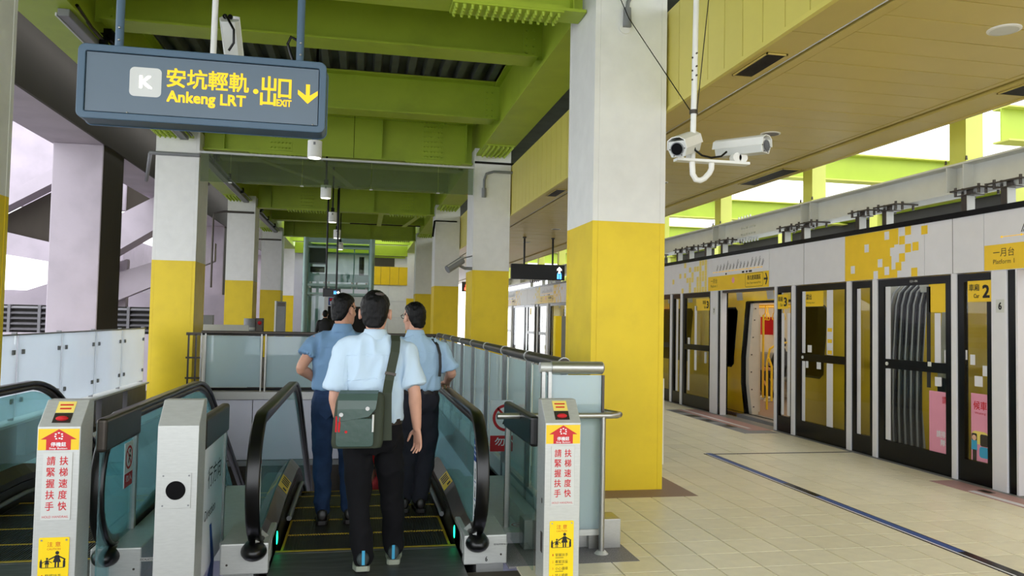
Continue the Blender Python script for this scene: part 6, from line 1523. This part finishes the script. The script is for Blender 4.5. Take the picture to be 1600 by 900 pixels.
# seams of the shirt back
from mathutils.bvhtree import BVHTree
def seam(par, pts, r, mat, label=None):
    org = origin(par); bt = BVHTree.FromPolygons([v.co+org for v in par.data.vertices], [tuple(p.vertices) for p in par.data.polygons])
    path = []
    for i in range(len(pts)-1):
        for q in range(8):
            x = pts[i][0]+(pts[i+1][0]-pts[i][0])*q/8; z = pts[i][1]+(pts[i+1][1]-pts[i][1])*q/8
            h = bt.ray_cast(Vector((x, origin(par).y-2.0, z)), Vector((0, 1, 0)))
            if h[0] is not None: path.append(h[0]+Vector((0, 0.0005, 0)))
    if len(path) > 2: obj('seam', MB().tube(path, r, 5), mat, par, label=label)
seam(shirt1, [(-0.07, 1.335), (0.1, 1.345), (0.285, 1.335)], 0.0022, m_shirt1, 'yoke seam')
seam(shirt1, [(-0.06, 1.185), (0.1, 1.20), (0.26, 1.185)], 0.0028, m_shirt1, 'ironed cross fold')
seam(shirt1, [(-0.075, 1.33), (-0.085, 1.2), (-0.07, 1.1)], 0.002, m_shirt1); seam(shirt1, [(0.285, 1.33), (0.29, 1.2), (0.28, 1.08)], 0.002, m_shirt1)
# bag of the first man
bg = obj('shoulder_bag', MB(), m_bag, man1); bpy.data.objects.remove(bg)
BX, BY, BZ = 0.022, 4.665, 0.965
bo = fuse('shoulder_bag', MB().loft([[Vector((BX+dx*1.0+x, BY+y, z)) for x, y in rrect(w, 0.10, 0.03, 4)] for z, w, dx in ((0.80, 0.285, -0.012), (0.83, 0.30, -0.012), (0.95, 0.295, -0.006), (1.07, 0.285, 0.002), (1.11, 0.265, 0.006), (1.125, 0.23, 0.01))]), m_strap, man1, 0.008, 3, label='olive green shoulder bag')
fl = MB(); path = [(4.705, 1.13), (4.66, 1.135), (4.618, 1.118), (4.604, 1.08), (4.600, 1.03), (4.600, 0.985)]
xs0 = [(-0.10, 0.12), (-0.105, 0.118), (-0.115, 0.112), (-0.118, 0.108), (-0.12, 0.10), (-0.118, 0.06)]
vs = []
for (y, z), (a, b) in zip(path, xs0): vs += [(a+0.012, y, z-0.03 if z < 1.0 else z), (b+0.012, y, z)]
vs2 = [(v[0], v[1]-0.006, v[2]+0.002) for v in vs]; n = len(vs)
fs = [(2*i, 2*i+1, 2*i+3, 2*i+2) for i in range(5)]+[(n+2*i+2, n+2*i+3, n+2*i+1, n+2*i) for i in range(5)]
fs += [(2*i, 2*i+2, n+2*i+2, n+2*i) for i in range(5)]+[(2*i+3, 2*i+1, n+2*i+1, n+2*i+3) for i in range(5)]+[(0, n, n+1, 1), (n-2, n-1, 2*n-1, 2*n-2)]
fp = obj('bag_flap', MB().add(vs+vs2, fs), m_bag, bo, bev=0.003, label='front flap')
mb = MB(); mb.disc((-0.085, 4.594, 1.0), 0.012, (0, -1, 0), 14, t=0.004); mb.disc((0.065, 4.594, 1.035), 0.012, (0, -1, 0), 14, t=0.004); obj('bag_stud', mb, m_steel, bo)
obj('bag_pocket', MB().prism([(BX-0.026+a, 0.895+b) for a, b in rrect(0.215, 0.165, 0.02)], 'y', 4.598, 4.618), m_bag, bo, bev=0.004)
obj('zip', MB().tube([(-0.10, 4.602, 0.978), (0.0, 4.598, 0.995), (0.11, 4.602, 1.012)], 0.004, 6), m_ink, bo)
obj('pen', MB().cyl((-0.112, 4.60, 0.90), (-0.110, 4.60, 0.99), 0.006, n=8).cyl((-0.096, 4.60, 0.90), (-0.092, 4.60, 0.985), 0.007, n=8), m_redcloth, bo, label='red pens in the side slot')
obj('pen', MB().cyl((0.098, 4.594, 0.90), (0.099, 4.594, 1.0), 0.006, n=8), m_lightgrey, bo, label='silver pen'); obj('red_mark', MB().disc((-0.055, 4.5975, 0.90), 0.008, (0, -1, 0), 8), m_redcloth, bo)
def band(pts, w, th, side=(1, 0, 0)):
    mb = MB(); P = [Vector(p) for p in pts]; rings = []
    for i, p in enumerate(P):
        d = ((P[min(i+1, len(P)-1)])-(P[max(i-1, 0)])).normalized(); s = Vector(side); s = (s-d*s.dot(d)).normalized(); n = d.cross(s)
        rings.append([p+s*w/2+n*th/2, p-s*w/2+n*th/2, p-s*w/2-n*th/2, p+s*w/2-n*th/2])
    return mb.loft(rings, smooth=False)
sp = obj('bag_strap', band([(0.185, 4.655, 0.84), (0.180, 4.655, 1.0), (0.178, 4.665, 1.12), (0.190, 4.715, 1.19), (0.206, 4.735, 1.28), (0.222, 4.742, 1.36), (0.228, 4.775, 1.425), (0.226, 4.835, 1.458), (0.210, 4.90, 1.452), (0.18, 4.96, 1.40), (0.10, 4.985, 1.25), (-0.02, 4.985, 1.05)], 0.055, 0.005), m_strap, bo, label='wide olive strap')
obj('strap_buckle', band([(0.196, 4.716, 1.222), (0.199, 4.720, 1.238)], 0.066, 0.012), m_darksteel, sp)
# man on the left in the polo shirt
def sh_t(T, dx, dy, dz, s=1.0): return [(q[0]+dz, q[1]+dx, q[2]+dy, q[3]*s, q[4]*s) for q in T]
T2 = [(1.02, -0.165, 6.07, .160, .112), (1.10, -0.16, 6.07, .164, .112), (1.20, -0.155, 6.07, .174, .112), (1.30, -0.145, 6.065, .19, .108), (1.38, -0.135, 6.065, .175, .095), (1.43, -0.128, 6.065, .115, .076), (1.47, -0.122, 6.065, .07, .065)]
man2, _, s2 = person('person', 'man in slate blue polo shirt and blue jeans with hand on hip', (-0.13, 6.1, 0), (-0.113, 6.085, 1.622), (-0.12, 6.068, 1.487),
    [(-0.315, 6.06, 1.375), (0.055, 6.07, 1.37)], [(-0.415, 6.00, 1.175), (0.10, 6.05, 1.11)], [(-0.285, 6.16, 1.06), (0.09, 6.2, 0.93)],
    [(-0.245, 6.07, 0.92), (-0.08, 6.07, 0.92)], [(-0.245, 6.10, 0.50), (-0.05, 6.10, 0.50)], [(-0.232, 6.08, 0.10), (-0.03, 6.09, 0.10)], [(-0.235, 6.25, 0.0), (-0.03, 6.25, 0.0)], T2, 0.75,
    dict(hair=m_hair, shirt=m_shirt2, trousers=m_jeans, shoe=m_leather, sole=m_leather, leg=0.90, sleeve=0.52), glasses=True, palm=[((0.5, -0.8, 0), (0.3, 0.3, 0.9)), ((-1, 0, 0), (0, 1, 0))], skinm=m_skin2)
seam(s2, [(-0.30, 1.33), (-0.14, 1.34), (0.03, 1.33)], 0.0025, m_shirt2, 'yoke seam'); seam(s2, [(-0.15, 1.335), (-0.155, 1.15)], 0.003, m_shirt2, 'back pleat'); seam(s2, [(-0.128, 1.335), (-0.135, 1.15)], 0.003, m_shirt2)
obj('back_pocket', MB().prism([(-0.285, 0.965), (-0.175, 0.955), (-0.18, 0.83), (-0.22, 0.795), (-0.272, 0.84)], 'y', 5.945, 5.955), m_jeans, man2, bev=0.003)
obj('belt', MB().loft([ell((-0.165, 6.07, z), .154, .110, 24, 0, 2.4) for z in (0.985, 0.987, 1.018, 1.02)]), m_jeans, man2)
# man on the right
T3 = [(0.99, 0.505, 6.36, .160, .112), (1.08, 0.50, 6.36, .164, .112), (1.18, 0.492, 6.36, .176, .112), (1.28, 0.485, 6.355, .188, .108), (1.345, 0.478, 6.355, .172, .095), (1.395, 0.470, 6.355, .115, .076), (1.43, 0.463, 6.355, .07, .065)]
man3, _, s3 = person('person', 'man with glasses in a sky blue shirt and charcoal trousers leaning on the right handrail', (0.5, 6.38, 0), (0.448, 6.372, 1.574), (0.460, 6.357, 1.445),
    [(0.300, 6.36, 1.335), (0.665, 6.36, 1.325)], [(0.245, 6.36, 1.06), (0.765, 6.36, 1.125)], [(0.27, 6.50, 0.86), (0.755, 6.60, 1.03)],
    [(0.42, 6.37, 0.90), (0.585, 6.37, 0.90)], [(0.44, 6.42, 0.49), (0.585, 6.42, 0.48)], [(0.40, 6.38, 0.10), (0.53, 6.36, 0.10)], [(0.39, 6.55, 0.0), (0.52, 6.52, 0.0)], T3, -0.55,
    dict(hair=m_hair, shirt=m_shirt3, trousers=m_greytr, shoe=m_leather, sole=m_leather, leg=0.98), glasses=True, palm=[((1, 0, 0), (0, 1, 0)), ((0, 0, -1), (-1, 0.2, 0))], handdir=(None, (0, 0.9, -0.25)))
obj('belt', MB().loft([ell((0.505, 6.36, z), .155, .111, 24, 0, 2.4) for z in (0.955, 0.957, 0.988, 0.99)]), m_leather, man3)
obj('shoulder_strap', band([(0.655, 6.247, 1.10), (0.66, 6.245, 1.18), (0.655, 6.25, 1.28), (0.635, 6.275, 1.355), (0.60, 6.33, 1.40), (0.585, 6.40, 1.39), (0.60, 6.46, 1.28)], 0.022, 0.006), m_ink, man3, label='black shoulder strap')
seam(s3, [(0.32, 1.29), (0.48, 1.30), (0.64, 1.29)], 0.0025, m_shirt3, 'yoke seam'); seam(s3, [(0.36, 1.13), (0.62, 1.125)], 0.0025, m_shirt3)
# person in red farther down
d = -1.09
TT = sh_t([(0.90, 0, 0, .175, .125), (1.0, 0, 0, .165, .12), (1.12, 0, 0, .175, .118), (1.22, 0, 0, .18, .11), (1.29, 0, 0, .16, .095), (1.34, 0, 0, .10, .074), (1.37, 0, 0, .065, .06)], 0.40, 8.75, d)
person('person', 'person in red mostly hidden behind the men, farther down the escalator', (0.40, 8.75, d), (0.40, 8.77, 1.49+d), (0.40, 8.755, 1.375+d),
    [(0.22, 8.75, 1.27+d), (0.58, 8.75, 1.27+d)], [(0.18, 8.74, 1.0+d), (0.62, 8.74, 1.0+d)], [(0.2, 8.8, 0.8+d), (0.6, 8.8, 0.8+d)],
    [(0.31, 8.75, 0.80+d), (0.49, 8.75, 0.80+d)], [(0.31, 8.77, 0.45+d), (0.49, 8.77, 0.45+d)], [(0.31, 8.76, 0.09+d), (0.49, 8.76, 0.09+d)], [(0.31, 8.9, d), (0.49, 8.9, d)], TT, 0.0,
    dict(hair=m_hair, shirt=m_redcloth, trousers=m_redcloth, shoe=m_leather, sole=m_leather, leg=1.25), far=True)
# dark figure near the lift
TT = sh_t([(0.93, 0, 0, .17, .12), (1.05, 0, 0, .17, .12), (1.2, 0, 0, .185, .115), (1.32, 0, 0, .2, .11), (1.39, 0, 0, .17, .095), (1.44, 0, 0, .10, .074), (1.47, 0, 0, .065, .06)], -1.0, 24.0, 0.03)
person('person', 'distant person in black walking toward the lift', (-1.0, 24, 0), (-1.0, 24.02, 1.63), (-1.0, 24.0, 1.49),
    [(-1.19, 24, 1.38), (-0.81, 24, 1.38)], [(-1.25, 24, 1.1), (-0.75, 24, 1.1)], [(-1.24, 24.06, 0.86), (-0.76, 24.06, 0.86)],
    [(-1.09, 24, 0.86), (-0.91, 24, 0.86)], [(-1.09, 24.03, 0.48), (-0.91, 24.08, 0.48)], [(-1.09, 23.95, 0.09), (-0.91, 24.15, 0.09)], [(-1.09, 24.1, 0.0), (-0.91, 24.3, 0.0)], TT, 0.0,
    dict(hair=m_hair, shirt=m_ink, trousers=m_blacktr, shoe=m_leather, sole=m_leather, long=True), far=True)
# seated passenger in the train, facing the doorway
sx, sy = 8.86, 15.1
TT = [(0.50, sx, sy, .12, .17), (0.62, sx+0.02, sy, .12, .17), (0.76, sx+0.05, sy, .118, .18), (0.88, sx+0.07, sy, .11, .19), (0.95, sx+0.08, sy, .095, .165), (1.0, sx+0.08, sy, .074, .10), (1.03, sx+0.08, sy, .06, .065)]
person('person', 'seated passenger in dark jacket and white shoes inside the train', (8.5, sy, 0), (sx+0.06, sy, 1.20), (sx+0.08, sy, 1.05),
    [(sx+0.07, sy-0.19, 0.94), (sx+0.07, sy+0.19, 0.94)], [(sx-0.03, sy-0.27, 0.68), (sx-0.03, sy+0.27, 0.68)], [(sx-0.26, sy-0.12, 0.64), (sx-0.26, sy+0.12, 0.64)],
    [(sx, sy-0.1, 0.53), (sx, sy+0.1, 0.53)], [(sx-0.44, sy-0.22, 0.52), (sx-0.44, sy+0.06, 0.52)], [(sx-0.46, sy-0.52, 0.10), (sx-0.42, sy-0.2, 0.10)], [(sx-0.62, sy-0.56, 0.0), (sx-0.58, sy-0.22, 0.0)], TT, -PI/2,
    dict(hair=m_hair, shirt=m_ink, trousers=m_greytr, shoe=m_lightgrey, sole=m_signwhite, long=True), far=True, palm=[((0, 1, 0), (-0.3, 0, 1)), ((0, -1, 0), (-0.3, 0, 1))])
